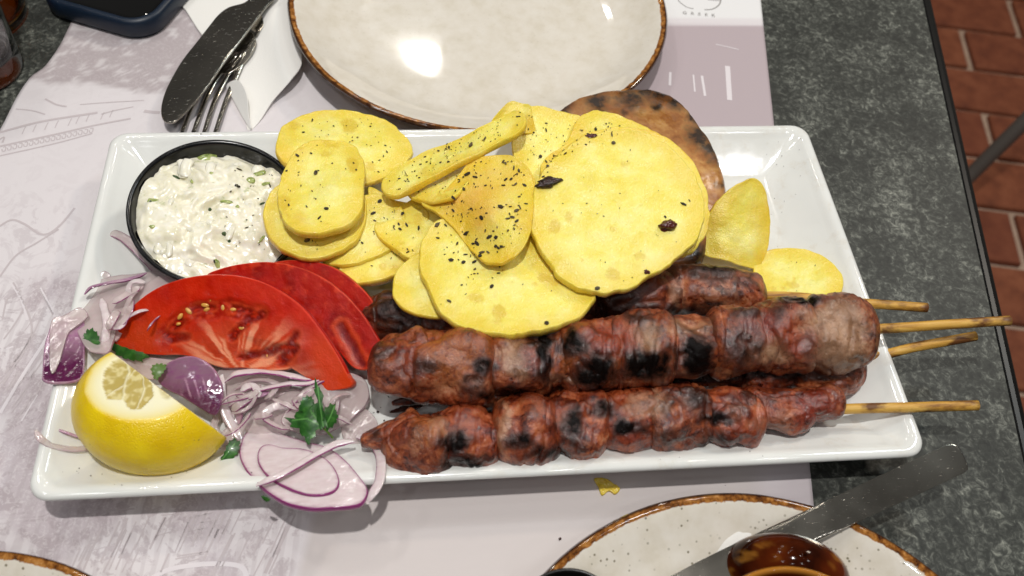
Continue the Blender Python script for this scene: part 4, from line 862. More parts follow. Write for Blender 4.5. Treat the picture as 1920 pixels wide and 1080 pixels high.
for poly, n, sc in [([(800, 380), (870, 330), (960, 300), (995, 340), (985, 440), (940, 485), (900, 470), (850, 410)], 78, .95), ([(720, 345), (800, 285), (900, 245), (975, 205), (980, 235), (900, 280), (800, 332), (735, 362)], 85, .62),
                    ([(770, 365), (890, 300), (900, 330), (800, 372)], 12, .7), ([(530, 270), (560, 225), (680, 215), (770, 270), (750, 310), (690, 330), (690, 280), (560, 250)], 34, .75), ([(525, 390), (540, 300), (600, 268), (675, 285), (680, 400), (600, 430)], 24, .85),
                    ([(510, 420), (590, 478), (670, 440), (640, 450), (550, 450)], 5, .9), ([(690, 370), (755, 400), (740, 460), (640, 490), (690, 430)], 20, .9), ([(650, 515), (780, 470), (780, 440), (700, 500)], 9, .9),
                    ([(800, 430), (850, 405), (920, 495), (960, 500), (930, 540), (850, 520)], 26, 1.0), ([(800, 560), (900, 610), (1050, 600), (1090, 560), (950, 500)], 7, .8), ([(975, 215), (1085, 222), (1060, 290), (990, 320)], 34, .7),
                    ([(1020, 300), (1080, 250), (1110, 225), (1190, 240), (1080, 280), (1010, 345)], 34, .8), ([(1010, 420), (1060, 290), (1160, 250), (1290, 330), (1310, 420), (1180, 530), (1060, 510)], 24, .55), ([(880, 300), (960, 300), (990, 330), (870, 350)], 20, .8),
                    ([(440, 300), (525, 330), (500, 470), (400, 500), (420, 380)], 24, .8), ([(1420, 480), (1560, 500), (1540, 550), (1450, 550)], 4, .6)]:
    n = int(n*1.25); us = [p[0] for p in poly]; vs_ = [p[1] for p in poly]; k = 0
    while k < n:
        u, v = random.uniform(min(us), max(us)), random.uniform(min(vs_), max(vs_))
        if not inside(u, v, poly): continue
        k += 1; ln = random.lognormvariate(-2.2, .5)*1.02*sc; flake(u, v, min(ln, .34), min(ln, .34)*random.uniform(.22, .62))
for u, v, a_, b_ in [(938, 388, .36, .22), (870, 355, .30, .16), (877, 327, .36, .2), (891, 333, .3, .1), (820, 422, .3, .22), (846, 488, .26, .2), (904, 474, .28, .14), (869, 492, .22, .16), (922, 538, .24, .18), (1281, 383, .34, .12), (1120, 541, .26, .2),
                     (1024, 607, .24, .22), (712, 378, .26, .2), (700, 400, .3, .14), (612, 392, .26, .18), (592, 325, .3, .2), (883, 273, .36, .2), (755, 400, .2, .16), (763, 423, .3, .1), (785, 428, .34, .12), (1150, 268, .22, .2), (1117, 243, .22, .16), (1105, 254, .34, .12), (1013, 294, .2, .2), (900, 480, .2, .2), (903, 408, .3, .2), (931, 446, .2, .2), (930, 462, .18, .18), (750, 430, .24, .12)]:
    flake(u, v, a_, b_, th=.05)
bvh_food = bvh; allv = [tuple(at(u, v, WELL+.0)) for u, v in ((200, 900), (1700, 900), (1500, 300), (300, 300))]; bvh = BVHTree.FromPolygons(allv, [(0, 1, 2, 3)])
for _ in range(34): flake(*random.choice([(random.uniform(650, 760), random.uniform(700, 830)), (random.uniform(1590, 1660), random.uniform(620, 760)), (random.uniform(1400, 1470), random.uniform(330, 470)), (random.uniform(640, 700), random.uniform(780, 860))]), random.uniform(.03, .12), random.uniform(.02, .06), th=.02)
bvh = bvh_food
mk('dried_herbs', flv, flf, 'herb', smooth_=False, label='dark dried oregano flakes sprinkled over the potato slices and dip', cat='dried herbs', kind='stuff')
for u, v, r_, mt, lb in [(1027, 345, (.52, .24, .2), 'char_crumb', 'black charred crumb at the left edge of the biggest potato slice'), (1250, 425, (.33, .27, .2), 'red_crumb', 'dark red burnt crumb on the right part of the biggest potato slice'),
                         (1108, 255, (.3, .1, .06), 'red_crumb', 'thin reddish crumb at the top of the biggest potato slice'), (1213, 511, (.12, .1, .08), 'red_crumb', 'tiny brown crumb on the lower rim of the biggest potato slice')]:
    h, nn = cast(bvh, u, v); nn = nn if nn@CF < 0 else -nn
    P, F = blob(h+nrm(nn)*r_[2]*.5, r_, nn, int(u), rough=.5, res=(22, 30), along=CR+.25*CU); mk('burnt_crumb', P, F, mt, label=lb, cat='crumb')

# ================================================================== TOMATO SLICES
def seg_d(px, py, a, b):
    ax_, ay_ = a; bx2, by2 = b; dx, dy = bx2-ax_, by2-ay_; L2 = dx*dx+dy*dy+1e-9
    t = np.clip(((px-ax_)*dx+(py-ay_)*dy)/L2, 0, 1); return np.hypot(px-ax_-t*dx, py-ay_-t*dy)
def poly_d(px, py, pts): return np.minimum.reduce([seg_d(px, py, pts[i], pts[i+1]) for i in range(len(pts)-1)])
GT = 'tomato slices fanned beside the dip cup'
base_pl = Plane((211, 645, 2.1), (450, 515, 4.35), (655, 722, 2.55))
class Shift:
    def __init__(s, p, d): s.n = p.n; s.ex = p.ex; s.ey = p.ey; s.o = p.o-p.n*d; s.hit = lambda u, v: Plane.hit(s, u, v)
def c3(h): return np.array(srgb(h)[:3])
def tomato(label, outline, pl, th, paint, seed, relief=None, skin_d=.10, N=190, nr=84):
    root = empty('tomato_slice', pl.o-pl.n*th, label, 'tomato slice', GT)
    P, F, A_ = slab(outline, pl, th, N=N, nr=nr, edge=.09, relief=relief, seed=seed, bend=lambda a, b: .05*np.sin(a*.8+seed))
    col = paint(A_['px'], A_['py'], A_['d'], P)
    ids = [1 if (max(A_['d'][list(f)]) < .05 or A_['top'][f[0]] < .5 and max(A_['d'][list(f)]) < .12) else 0 for f in F]
    mk('flesh', P, F, ['tomato', 'tomato_skin'], parent=root, attrs=dict(flesh=col), mat_ids=ids)
    return root, pl
def w_(d, r, s=4): return 1-smooth(r-s, r+s, d)
GEL = [([(312, 628), (322, 636), (348, 632)], 8), ([(326, 612), (336, 602)], 8), ([(490, 590), (468, 598), (452, 612), (436, 632)], 8), ([(456, 668), (500, 661), (540, 650), (556, 628)], 8), ([(530, 676), (550, 655)], 12), ([(360, 580), (400, 574)], 5), ([(440, 578), (470, 584)], 6)]
BAND = [(310, 636), (322, 612), (350, 590), (390, 580), (440, 580), (488, 588)]
def gelmask(px, py): return np.maximum.reduce([w_(poly_d(px, py, g), r_, 5) for g, r_ in GEL])
def paint1(px, py, d, P):
    px = px+5*vnoise(P, .4, 71, 3); py = py+5*vnoise(P, .4, 72, 3)
    col = np.tile(c3('#c62408'), (len(px), 1)); col = lerp(col, c3('#ad1604')[None], smooth(0, 1, .5+.6*vnoise(P, .8, 5, 2)))
    left = np.exp(-((px-270)/70)**2-((py-630)/42)**2); col = lerp(col, c3('#b03c0c')[None], left*.7)
    leg = smooth(560, 600, px)*smooth(600, 650, py); col = lerp(col, c3('#cc4014')[None], leg*.8)
    ang = np.arctan2(700-py, px-452); rad = np.hypot(px-452, (py-700)*1.15)
    core = smooth(150, 60, rad)*1.0; A3 = np.stack([ang*3.2, rad*.004, ang*0], 1); st = vnoise(A3, .5, 91, 3)
    col = lerp(col, c3('#c8502c')[None], core*.95); col = lerp(col, c3('#e9a17c')[None], smooth(.0, .35, st)*smooth(165, 70, rad)*.85); col = lerp(col, c3('#a42a12')[None], smooth(.05, .4, -st)*smooth(30, 60, rad)*core*.75)
    bd = w_(poly_d(px, py, BAND)+4*vnoise(P, .3, 96, 2), 17, 6); col = lerp(col, c3('#941205')[None], bd*.85); col = lerp(col, c3('#c23c18')[None], bd*smooth(.0, .4, vnoise(P, .2, 97, 2))*.7)
    gel = gelmask(px, py); wall = np.clip(np.maximum.reduce([w_(poly_d(px, py, g), r_+5, 3) for g, r_ in GEL])-gel, 0, 1)
    col = lerp(col, c3('#d9582e')[None], wall*.3); col = lerp(col, c3('#6e0502')[None], gel*.95); col = lerp(col, c3('#b5260a')[None], gel*smooth(.1, .5, vnoise(P, .18, 95, 2)))
    rim = np.exp(-(d/.07)**2); col = lerp(col, c3('#e2644a')[None], rim*.6); return col
def relief1(G, px, py, d):
    px = px+5*vnoise(G, .4, 71, 3); py = py+5*vnoise(G, .4, 72, 3)
    return -.09*gelmask(px, py)-.07*w_(poly_d(px, py, BAND), 17, 6)+.05*w_(poly_d(px, py, BAND), 17, 6)*vnoise(G, .2, 18, 2)+.03*vnoise(G, .5, 4, 3)+.045*gelmask(px, py)*vnoise(G, .16, 8, 2)
o1 = [(211, 641), (217, 618), (230, 594), (250, 570), (278, 548), (310, 531), (350, 519), (400, 513), (450, 516), (495, 528), (535, 550), (572, 580), (605, 622), (635, 668), (655, 705), (664, 718), (655, 728), (612, 733), (608, 715), (592, 690), (582, 668), (570, 654), (556, 655), (553, 672), (545, 692), (505, 696), (455, 692), (410, 690), (350, 668), (300, 666), (255, 662), (228, 655)]
r1, pl1 = tomato('large front tomato slice with seeds, right behind the lemon wedge', o1, base_pl, .80, paint1, 1, relief1)
# the outline is far from round: seeds as real pieces
for u, v, a_, b_ in [(336, 593, .15, .09), (352, 583, .17, .09), (383, 572, .16, .09), (386, 580, .13, .08), (417, 577, .15, .09), (435, 580, .14, .08), (452, 615, .17, .10), (395, 560, .14, .07), (553, 690, .18, .08), (333, 607, .1, .07), (500, 668, .12, .07)]:
    c = base_pl.hit(u, v)+base_pl.n*-.10; P, F = blob(c, (a_*1.15, b_*1.1, .08), base_pl.n, int(u), rough=.1); mk('seed', P, F, 'seed', parent=r1)
def paint2(px, py, d, P):
    px = px+5*vnoise(P, .4, 71, 3); py = py+5*vnoise(P, .4, 72, 3)
    n1 = vnoise(P, .7, 31, 3); col = np.tile(c3('#a81204'), (len(px), 1)); col = lerp(col, c3('#8a0802')[None], smooth(-.2, .5, n1)); col = lerp(col, c3('#c8371a')[None], smooth(.2, .6, vnoise(P, .22, 33, 3))*.55)
    pk = w_(poly_d(px, py, [(640, 612), (662, 650), (680, 682)]), 9, 6); col = lerp(col, c3('#6c0602')[None], pk*.9); wl = np.clip(w_(poly_d(px, py, [(640, 612), (662, 650), (680, 682)]), 18, 4)-pk, 0, 1); col = lerp(col, c3('#d4502c')[None], wl*.7)
    col = lerp(col, c3('#d9482a')[None], smooth(.1, .45, vnoise(P, .3, 35, 3))*np.exp(-(d/.45)**2)*.7)
    return lerp(col, c3('#e36a4c')[None], np.exp(-(d/.06)**2)*.8)
rel2 = lambda G, px, py, d: .03*vnoise(G, .5, 14, 3)-.05*w_(poly_d(px, py, [(640, 612), (662, 650), (680, 682)]), 9, 6)
o2 = [(385, 516), (412, 503), (450, 494), (500, 490), (550, 497), (600, 516), (640, 545), (675, 582), (702, 622), (718, 655), (706, 688), (668, 693), (640, 662), (610, 615), (560, 590), (470, 560), (400, 540)]
tomato('middle tomato slice between the large front one and the rear one', o2, Shift(base_pl, 1.0), .6, paint2, 2, rel2)
o3 = [(480, 505), (520, 489), (575, 487), (625, 500), (665, 527), (698, 562), (716, 600), (721, 632), (712, 652), (690, 625), (650, 590), (600, 560), (540, 530)]
tomato('rear tomato slice leaning towards the meat skewers', o3, Shift(base_pl, 1.75), .5, paint2, 3)

# ================================================================== LEMON WEDGE
LC = at(290, 765, 2.75); lax = nrm((at(420, 790, 2.6)-at(140, 730, 3.0))); lup = nrm(V(0, 0, 1)-lax*lax[2]); lsd = np.cross(lup, lax)
LR = V(3.32, 2.85, 2.4)
ra, rb = ray(182, 640), ray(424, 820); nB = nrm(np.cross(ra, rb)); nB = nB if nB@CU > 0 else -nB
dB = (at(182, 640, 3)-CP)@nB
def ell_hit(u, v):
    d = nrm(ray(u, v)); M_ = np.stack([lax, lsd, lup]); o = (M_@(CP-LC))/LR; dd = (M_@d)/LR
    A_ = dd@dd; B_ = 2*o@dd; C_ = o@o-1; D_ = B_*B_-4*A_*C_
    t = (-B_-math.sqrt(max(D_, 0)))/(2*A_); return CP+d*t
q1, q2, q3 = ell_hit(172, 690), ell_hit(232, 788), ell_hit(340, 768); nA = nrm(np.cross(q2-q1, q3-q1)); nA = nA if nA@(CP-q1) > 0 else -nA; dA = q1@nA
Qi = LC-nA*.3; 
for _ in range(40):                      # an interior point clear of both cuts
    if (Qi@nA) > dA-1.0: Qi = Qi-nA*.1
    if ((Qi-CP)@nB) > dB-1.0: Qi = Qi-nB*.1
nth, nph = 150, 260; D = []
for th_ in np.linspace(.01, math.pi-.01, nth):
    for p_ in np.linspace(0, 2*math.pi, nph, endpoint=False): D.append((math.sin(th_)*math.cos(p_), math.sin(th_)*math.sin(p_), math.cos(th_)))
D = np.array(D); M_ = np.stack([lax, lsd, lup]); o = (M_@(Qi-LC))/LR; dd = (D@M_.T)/LR
A_ = (dd*dd).sum(1); B_ = 2*dd@o; C_ = o@o-1; tE = (-B_+np.sqrt(np.maximum(B_*B_-4*A_*C_, 0)))/(2*A_)
nz_ = D@nA; tA = np.where(nz_ > 1e-4, (dA-Qi@nA)/np.maximum(nz_, 1e-4), 1e9); nz_ = D@nB; tB = np.where(nz_ > 1e-4, (dB-(Qi-CP)@nB)/np.maximum(nz_, 1e-4), 1e9)
tz = np.where(D[:, 2] < -1e-4, (WELL+.02-Qi[2])/np.minimum(D[:, 2], -1e-4), 1e9)
ts = np.stack([tE, tA, tB, tz]); which = ts.argmin(0); t = ts.min(0); P = Qi+D*t[:, None]
gap = tE-np.minimum(tA, tB)
px, py = to_px(P); wx, wy = 4*vnoise(P, .4, 5, 2), 4*vnoise(P, .4, 6, 2)
rind = smooth(.10, -.02, gap+.04*vnoise(P, .4, 7, 2)); xx, yy = px+wx, py+wy
def inpoly(x, y, poly):
    c = np.zeros(len(x), bool); k = len(poly)-1
    for i in range(len(poly)):
        (xi, yi), (xk, yk) = poly[i], poly[k]; c ^= ((yi > y) != (yk > y)) & (x < (xk-xi)*(y-yi)/((yk-yi) or 1e-9)+xi); k = i
    return c.astype(float)
pulpA = inpoly(xx, yy, [(193, 718), (198, 692), (212, 674), (236, 668), (262, 688), (284, 712), (286, 740), (264, 769), (246, 766), (232, 750), (200, 748)])
line = np.maximum.reduce([w_(poly_d(xx, yy, [(236, 668), (240, 700), (228, 752)]), 2.2, 1.6), w_(poly_d(xx, yy, [(255, 690), (232, 722), (200, 738)]), 1.2, 1.4), w_(poly_d(xx, yy, [(262, 690), (272, 725), (255, 768)]), 1.4, 1.4)])
pulpA = np.maximum(pulpA*(1-line*.6), .6*w_(poly_d(xx, yy, [(303, 718), (312, 738)]), 9, 5))*(which == 1)
tb = (P-LC); sect = np.abs(np.sin(np.arctan2(tb@lup, tb@lax)*4)); pulpB = (which == 2)*smooth(.15, .4, sect)*smooth(.3, .7, gap)
pulp = np.maximum(pulpA, pulpB)
col = np.tile(c3('#f2edcb'), (len(P), 1)); col = lerp(col, c3('#e8d470')[None], np.exp(-(gap/.22)**2)*.8*(which != 0)); col = lerp(col, lerp(np.tile(c3('#b9a458'), (len(P), 1)), c3('#d9cb90')[None], smooth(.0, .5, vnoise(P*V(1, 1, 1), .22, 9, 2))), pulp)
P = P+D*(.02*vnoise(P, 1.0, 3, 2))[:, None]-nA*(.06*pulpA)[:, None]
F = grid_faces(nth, nph)+[tuple(reversed(range(nph))), tuple(range((nth-1)*nph, nth*nph))]
mk('lemon_wedge', P, F, 'lemon', attrs=dict(flesh=col, rind=rind, pulp=pulp), label='yellow lemon wedge resting on its rind at the front left of the platter', cat='lemon wedge')

# ================================================================== ONION
GO = 'sliced red onion scattered at the left end of the platter'
def strand(label, pts, wd, th=.12, tw=0., mat='onion', purp=.8, both=False, lift=0):
    C = crom([at(*q) for q in pts], 60, closed=False); s_ = np.linspace(0, 1, 60)
    C = C+np.c_[np.zeros(60), np.zeros(60), .05*vnoise(C, .8, int(pts[0][0]), 2)]
    taper = np.clip(np.minimum(s_, 1-s_)/.12, .15, 1)**.5*(1+.15*vnoise(C, .9, 7, 2)); n = 20
    P, F = tube(C, wd/2*taper, n, flat=th/wd, tw=tw+.4*vnoise(C, 1.6, int(pts[0][1]), 2))
    a = np.linspace(0, 2*math.pi, n, endpoint=False); e = np.cos(a) if not both else np.abs(np.cos(a))
    pu = np.tile(purp*smooth(.55, 1.0, e)+.10*purp, 60); pu = np.r_[pu, pu[:1], pu[:1]]
    return mk('onion_strip', P, F, mat, attrs=dict(purple=pu), label=label, cat='onion strip', group=GO)
def petal(label, outline, anchors, th=.14, bend=None, mat='onion', edge_p=.5, pfun=None, seed=1, cat='onion slice'):
    pl = Plane(*anchors); P, F, A_ = slab(outline, pl, th, N=90, nr=30, edge=min(.07, th*.5), bend=bend, wob=.02, seed=seed, relief=lambda G, px, py, d: .035*vnoise(G, .6, seed, 3))
    pu = edge_p*np.exp(-(A_['d']/.07)**2)
    if pfun is not None: pu = pu+pfun(A_['px'], A_['py'], A_['d'])
    return mk('onion_slice', P, F, mat, attrs=dict(purple=np.clip(pu, 0, 1.2)), label=label, cat=cat, group=GO)
wv = lambda k, a0: (lambda a, b: k*np.sin(a*1.3+a0)*np.cos(b*1.1-a0))
petal('broad pale translucent onion piece behind the lemon, left of the tomatoes', [(138, 605), (150, 565), (172, 532), (205, 518), (250, 512), (300, 508), (325, 520), (300, 548), (258, 572), (225, 602), (212, 640), (200, 662), (165, 655)], [(150, 600, 2.5), (210, 525, 2.15), (250, 575, 2.5)], bend=wv(.16, 1), seed=2, mat='onion')
petal('pale onion piece wedged between the cup and the front tomato slice', [(205, 600), (225, 560), (265, 535), (310, 512), (345, 520), (330, 545), (280, 575), (240, 610), (215, 640)], [(210, 605, 2.6), (320, 520, 2.5), (240, 610, 2.5)], bend=wv(.12, 2), seed=3)
petal('dark purple onion layer hanging over the left rim of the platter', [(82, 655), (88, 628), (97, 608), (120, 597), (150, 594), (158, 600), (160, 640), (158, 695), (150, 712), (118, 719), (82, 715), (79, 700)], [(90, 700, 2.75), (105, 610, 2.9), (155, 650, 2.5)], th=.2, bend=lambda a, b: .12*np.cos(a*1.5), mat='onion_skin', edge_p=-.2, pfun=lambda x, y, d: .15+.75*smooth(600, 700, y)*smooth(.02, .12, d), seed=4)
petal('pale onion tip lying against the purple onion layer on the left', [(96, 602), (120, 590), (150, 575), (165, 590), (150, 606), (128, 625), (110, 680), (96, 700), (92, 660)], [(100, 605, 3.05), (160, 585, 2.9), (100, 690, 2.95)], th=.1, seed=5, bend=wv(.08, 3))
petal('glossy purple onion shell right of the lemon, below the front tomato slice', [(294, 712), (302, 690), (325, 673), (355, 667), (385, 677), (408, 702), (418, 738), (412, 765), (400, 778), (375, 766), (340, 744), (312, 730)], [(298, 712, 2.5), (360, 668, 3.0), (405, 775, 2.3)], th=.16, bend=lambda a, b: .35*np.cos(a*.9)*np.cos(b*.9)-.2, mat='onion_skin', edge_p=-.3, pfun=lambda x, y, d: .55+.4*smooth(700, 770, y)-.35*(np.sin((x-330-.3*(y-720))/2.6) > .75)*smooth(705, 715, y)*(1-smooth(740, 750, y))*smooth(335, 345, x)*(1-smooth(385, 395, x)), seed=6)
petal('pale onion petal at the lower left corner, left of the lemon', [(105, 800), (112, 782), (132, 765), (158, 757), (176, 790), (184, 842), (150, 848), (125, 852), (110, 832)], [(110, 800, 2.1), (165, 765, 1.6), (150, 845, 1.7)], bend=wv(.1, 0), seed=7)
petal('large pale translucent onion piece behind the parsley', [(528, 792), (540, 762), (565, 732), (600, 708), (640, 696), (680, 706), (692, 730), (690, 752), (668, 778), (640, 800), (600, 816), (558, 812)], [(540, 785, 2.0), (670, 715, 2.1), (640, 800, 1.6)], bend=wv(.2, 1.5), seed=8)
petal('pale onion piece between the onion ring and the tomato, left of the parsley', [(458, 805), (470, 768), (500, 742), (540, 728), (572, 735), (580, 765), (552, 800), (505, 828)], [(465, 800, 1.55), (560, 735, 1.8), (510, 825, 1.5)], bend=wv(.14, .6), seed=9)
petal('thin clear onion piece on the bare platter left of the front skewer tip', [(640, 772), (662, 758), (690, 768), (708, 792), (706, 822), (682, 842), (655, 836), (640, 812)], [(645, 775, 1.25), (705, 790, 1.3), (670, 840, 1.2)], edge_p=.2, bend=wv(.08, .6), seed=10)
petal('pale onion bits spread under the right corner of the lemon', [(388, 850), (410, 815), (440, 792), (470, 798), (466, 835), (450, 868), (415, 874)], [(395, 850, 1.2), (450, 795, 1.5), (430, 870, 1.2)], bend=wv(.08, 2.6), seed=11)
petal('pale onion piece showing between the tomato slice ends', [(572, 705), (575, 672), (600, 652), (630, 668), (655, 700), (672, 722), (640, 745), (600, 740)], [(575, 700, 1.9), (640, 680, 1.8), (620, 742, 1.7)], bend=wv(.1, .4), seed=12)
petal('pale onion piece under the left tip of the front tomato slice', [(215, 662), (260, 668), (320, 674), (380, 684), (360, 705), (300, 712), (240, 705)], [(220, 665, 1.9), (370, 690, 2.1), (260, 705, 1.6)], bend=wv(.1, 2.2), seed=13)
petal('crumpled pale onion piece right of the purple shell', [(405, 700), (425, 690), (480, 692), (530, 700), (545, 725), (520, 745), (470, 765), (440, 800), (418, 790), (412, 745)], [(410, 700, 1.9), (540, 715, 2.0), (430, 795, 1.5)], bend=wv(.18, 1.2), seed=14)
petal('small clear onion flake standing beyond the pale onion piece', [(176, 548), (188, 514), (198, 508), (208, 520), (204, 548), (190, 556)], [(178, 548, 1.8), (200, 512, 2.1), (204, 548, 1.7)], th=.08, seed=15)
petal('wet onion edge draped beside the front skewer', [(628, 742), (655, 712), (682, 716), (694, 740), (686, 765), (658, 782), (636, 770)], [(630, 745, 2.1), (685, 725, 1.9), (655, 780, 1.6)], bend=wv(.2, 2.1), seed=16)
ST = strand
ST('purple edged onion strip just below the cut edge of the front tomato slice', [(422, 716, 2.1), (440, 702, 2.5), (475, 697, 2.6), (520, 700, 2.6), (575, 709, 2.4), (600, 705, 2.3)], .42, tw=.5, mat='onion_solid', purp=1)
ST('long onion strip slanting from the lemon up to the tomato ends', [(425, 764, 1.8), (455, 745, 2.1), (490, 730, 2.3), (540, 720, 2.4), (585, 717, 2.4), (622, 694, 2.2)], .36, tw=.4, mat='onion_solid', purp=.8)
ST('pale onion strip curving down beside the purple shell', [(416, 702, 2.2), (414, 735, 2.1), (424, 775, 1.8), (445, 812, 1.5), (462, 835, 1.3)], .4, tw=.2, mat='onion_solid', purp=.35)
ST('short purple onion strip standing between the strips and the onion ring', [(448, 795, 1.8), (452, 765, 2.1), (472, 745, 2.2), (505, 735, 2.2)], .5, tw=.7, mat='onion_skin', purp=.6)
ST('onion strip crossing behind the parsley leaf', [(535, 775, 2.1), (560, 745, 2.3), (590, 722, 2.4), (625, 705, 2.3)], .3, tw=.3, purp=.9)
ST('curved pale onion strip hanging over the front rim left of the skewer', [(668, 818, 1.5), (698, 828, 1.7), (713, 856, 2.3), (712, 898, 2.9), (698, 926, 2.95), (687, 944, 2.8)], .42, tw=-.3, mat='onion_solid', purp=.7)
ST('onion strip with a bright purple end lying across the onion ring', [(480, 910, 2.85), (520, 893, 3.0), (560, 872, 2.9), (600, 848, 2.7), (632, 832, 2.5), (664, 827, 2.3)], .34, tw=.2, mat='onion_solid', purp=1)
ST('thin pale onion strip reaching over the left rim at the lower corner', [(66, 806, 2.75), (76, 822, 2.65), (100, 836, 2.3), (140, 842, 2.0), (172, 838, 1.7)], .3, tw=.2, purp=.4)
ST('onion strip on the bare platter just left of the dip cup', [(186, 440, 1.9), (206, 436, 2.0), (235, 448, 1.9), (268, 480, 1.7), (300, 515, 1.5)], .5, tw=.2, mat='onion', purp=.7, both=True)
ST('purple curled edge on top of the pale onion piece near the left rim', [(158, 552, 2.75), (172, 538, 2.85), (200, 531, 2.8), (235, 525, 2.7), (275, 512, 2.6)], .34, tw=.5, mat='onion_skin', purp=.8)
ST('thin purple sliver on the platter beside the onion ring', [(413, 879, 1.35), (440, 878, 1.5), (470, 880, 1.6)], .13, th=.08, mat='onion_skin', purp=.9)
ST('thin purple thread over the onion petal left of the lemon', [(102, 803, 2.25), (125, 812, 2.2), (150, 820, 2.0), (176, 825, 1.8)], .13, th=.07, mat='onion_skin', purp=.6)
ST('pale onion strip beside the lemon tip and the small parsley leaf', [(395, 742, 1.6), (408, 775, 1.5), (402, 800, 1.4), (420, 825, 1.3)], .3, tw=.3, purp=.2)
ST('pale onion strip under the left end of the front tomato slice', [(190, 560, 2.6), (200, 600, 2.7), (198, 640, 2.6), (205, 665, 2.4)], .34, tw=.2, mat='onion_solid', purp=.3)
ST('clear onion strip arching below the onion strip bundle', [(440, 730, 1.9), (470, 712, 2.2), (500, 712, 2.3), (530, 725, 2.2)], .3, tw=.3, purp=.5)
rs = random.Random(11)
for k in range(26):
    if k < 18: u, v, z0, lab = rs.uniform(440, 650), rs.uniform(705, 800), 2.2, 'thin wet onion strip tangled in the heap between front tomato slice and onion ring'
    else: u, v, z0, lab = rs.uniform(165, 300), rs.uniform(525, 620), 2.9, 'thin clear onion strip on the pale onion pieces left of the front tomato'
    a_ = rs.uniform(-.9, .5) if k < 18 else rs.uniform(-1.2, -.3); L_ = rs.uniform(35, 75); cu = rs.uniform(-18, 18)
    pts = [(u+math.cos(a_)*L_*t-math.sin(a_)*cu*(1-4*t*t), v+math.sin(a_)*L_*t+math.cos(a_)*cu*(1-4*t*t), z0+.25*math.cos(t*3)+rs.uniform(-.15, .15)) for t in (-.5, -.25, 0, .25, .5)]
    ST(lab, pts, rs.uniform(.16, .36), th=.07, tw=rs.uniform(-.6, .8), mat=rs.choice(['onion', 'onion', 'onion_solid']), purp=rs.choice([.4, .8, 1.1]))
# the big ring that hangs over the front rim
ring = empty('onion_ring_slice', at(575, 880, 1.2), 'large white and purple onion ring slice hanging over the front rim', 'onion slice', GO)
plR = Plane((455, 850, 2.0), (690, 880, 2.4), (590, 950, 3.0))
PR_ = lambda x, y, d: .85*np.exp(-(d/.06)**2)
def ring_part(name, outl, dz, th, pf, seed):
    pl = Shift(plR, -dz); P, F, A_ = slab(outl, pl, th, N=120, nr=40, edge=.05, bend=lambda a, b: .10*np.sin(a*.9+.5), seed=seed, relief=lambda G, px, py, d: .02*vnoise(G, .5, seed, 3))
    mk(name, P, F, 'onion_solid', parent=ring, attrs=dict(purple=np.clip(pf(A_['px'], A_['py'], A_['d']), 0, 1.1)))
ring_part('outer_layer', [(449, 856), (452, 828), (463, 808), (482, 797), (505, 799), (528, 812), (570, 826), (615, 838), (648, 862), (672, 890), (690, 917), (684, 938), (668, 948), (625, 952), (580, 953), (535, 943), (497, 920), (467, 890)], 0, .26, lambda x, y, d: .95*np.exp(-(d/.06)**2)+.42*np.exp(-(d/.28)**2), 61)
ring_part('inner_layer', [(482, 858), (486, 840), (502, 832), (530, 838), (575, 842), (612, 860), (632, 885), (636, 908), (620, 924), (585, 928), (545, 918), (508, 898), (488, 876)], .12, .2, lambda x, y, d: 1.0*np.exp(-(d/.06)**2)+.35*np.exp(-(d/.26)**2), 62)

# ================================================================== PARSLEY AND SMALL BITS
def leaf(name, outl, anchors, parent=None, vein=None, seed=1, mat='parsley', **tags):
    pl = Plane(*anchors)
    # serrate the outline
    C = crom(outl, 72); cc = C.mean(0); k = 1+.10*np.sin(np.arange(72)*2*math.pi/6.5+seed)+.05*np.sin(np.arange(72)*2*math.pi/3+seed)
    C = cc+(C-cc)*k[:, None]; P, F, A_ = slab([tuple(p) for p in C], pl, .035, N=110, nr=22, edge=.015, bend=lambda a, b: .10*np.sin(a*3+seed)+.08*np.cos(b*4), seed=seed)
    vn = np.zeros(len(P))
    for v_ in (vein or []): vn = np.maximum(vn, 1-smooth(.6, 1.8, poly_d(A_['px'], A_['py'], v_)))
    return mk(name, P, F, mat, parent=parent, attrs=dict(vein=vn*.8) if mat == 'parsley' else None, **tags)
pa = empty('parsley_sprig', at(595, 800, 1.8), 'green parsley sprig on the onions above the big onion ring', 'parsley')
leaf('leaflet', [(537, 783), (552, 786), (556, 770), (572, 756), (592, 752), (606, 768), (603, 795), (592, 812), (580, 831), (570, 822), (560, 806), (546, 798)], [(540, 785, 2.6), (600, 760, 2.8), (580, 828, 2.5)], pa, [[(602, 798), (575, 785), (548, 788)], [(602, 798), (582, 770)], [(600, 800), (582, 822)]], 1)
leaf('leaflet', [(592, 714), (598, 728), (606, 738), (604, 756), (608, 775), (613, 800), (600, 802), (593, 778), (596, 750), (589, 732)], [(593, 716, 3.5), (608, 760, 3.2), (604, 802, 2.8)], pa, [[(606, 800), (600, 760), (595, 720)]], 2)
leaf('leaflet', [(606, 772), (616, 760), (627, 757), (630, 770), (634, 780), (628, 795), (614, 806), (607, 795)], [(608, 775, 2.9), (630, 765, 2.8), (612, 804, 2.7)], pa, [[(608, 803), (620, 780), (627, 762)]], 3)
leaf('leaflet', [(562, 766), (566, 748), (578, 742), (588, 750), (582, 766), (572, 776)], [(564, 766, 2.9), (580, 744, 3.0), (574, 775, 2.8)], pa, None, 4)
P, F = tube(crom([at(600, 798, 2.8), at(612, 808, 2.6), at(624, 821, 2.3)], 16, closed=False), .05, 8); mk('stem', P, F, 'lettuce', parent=pa)
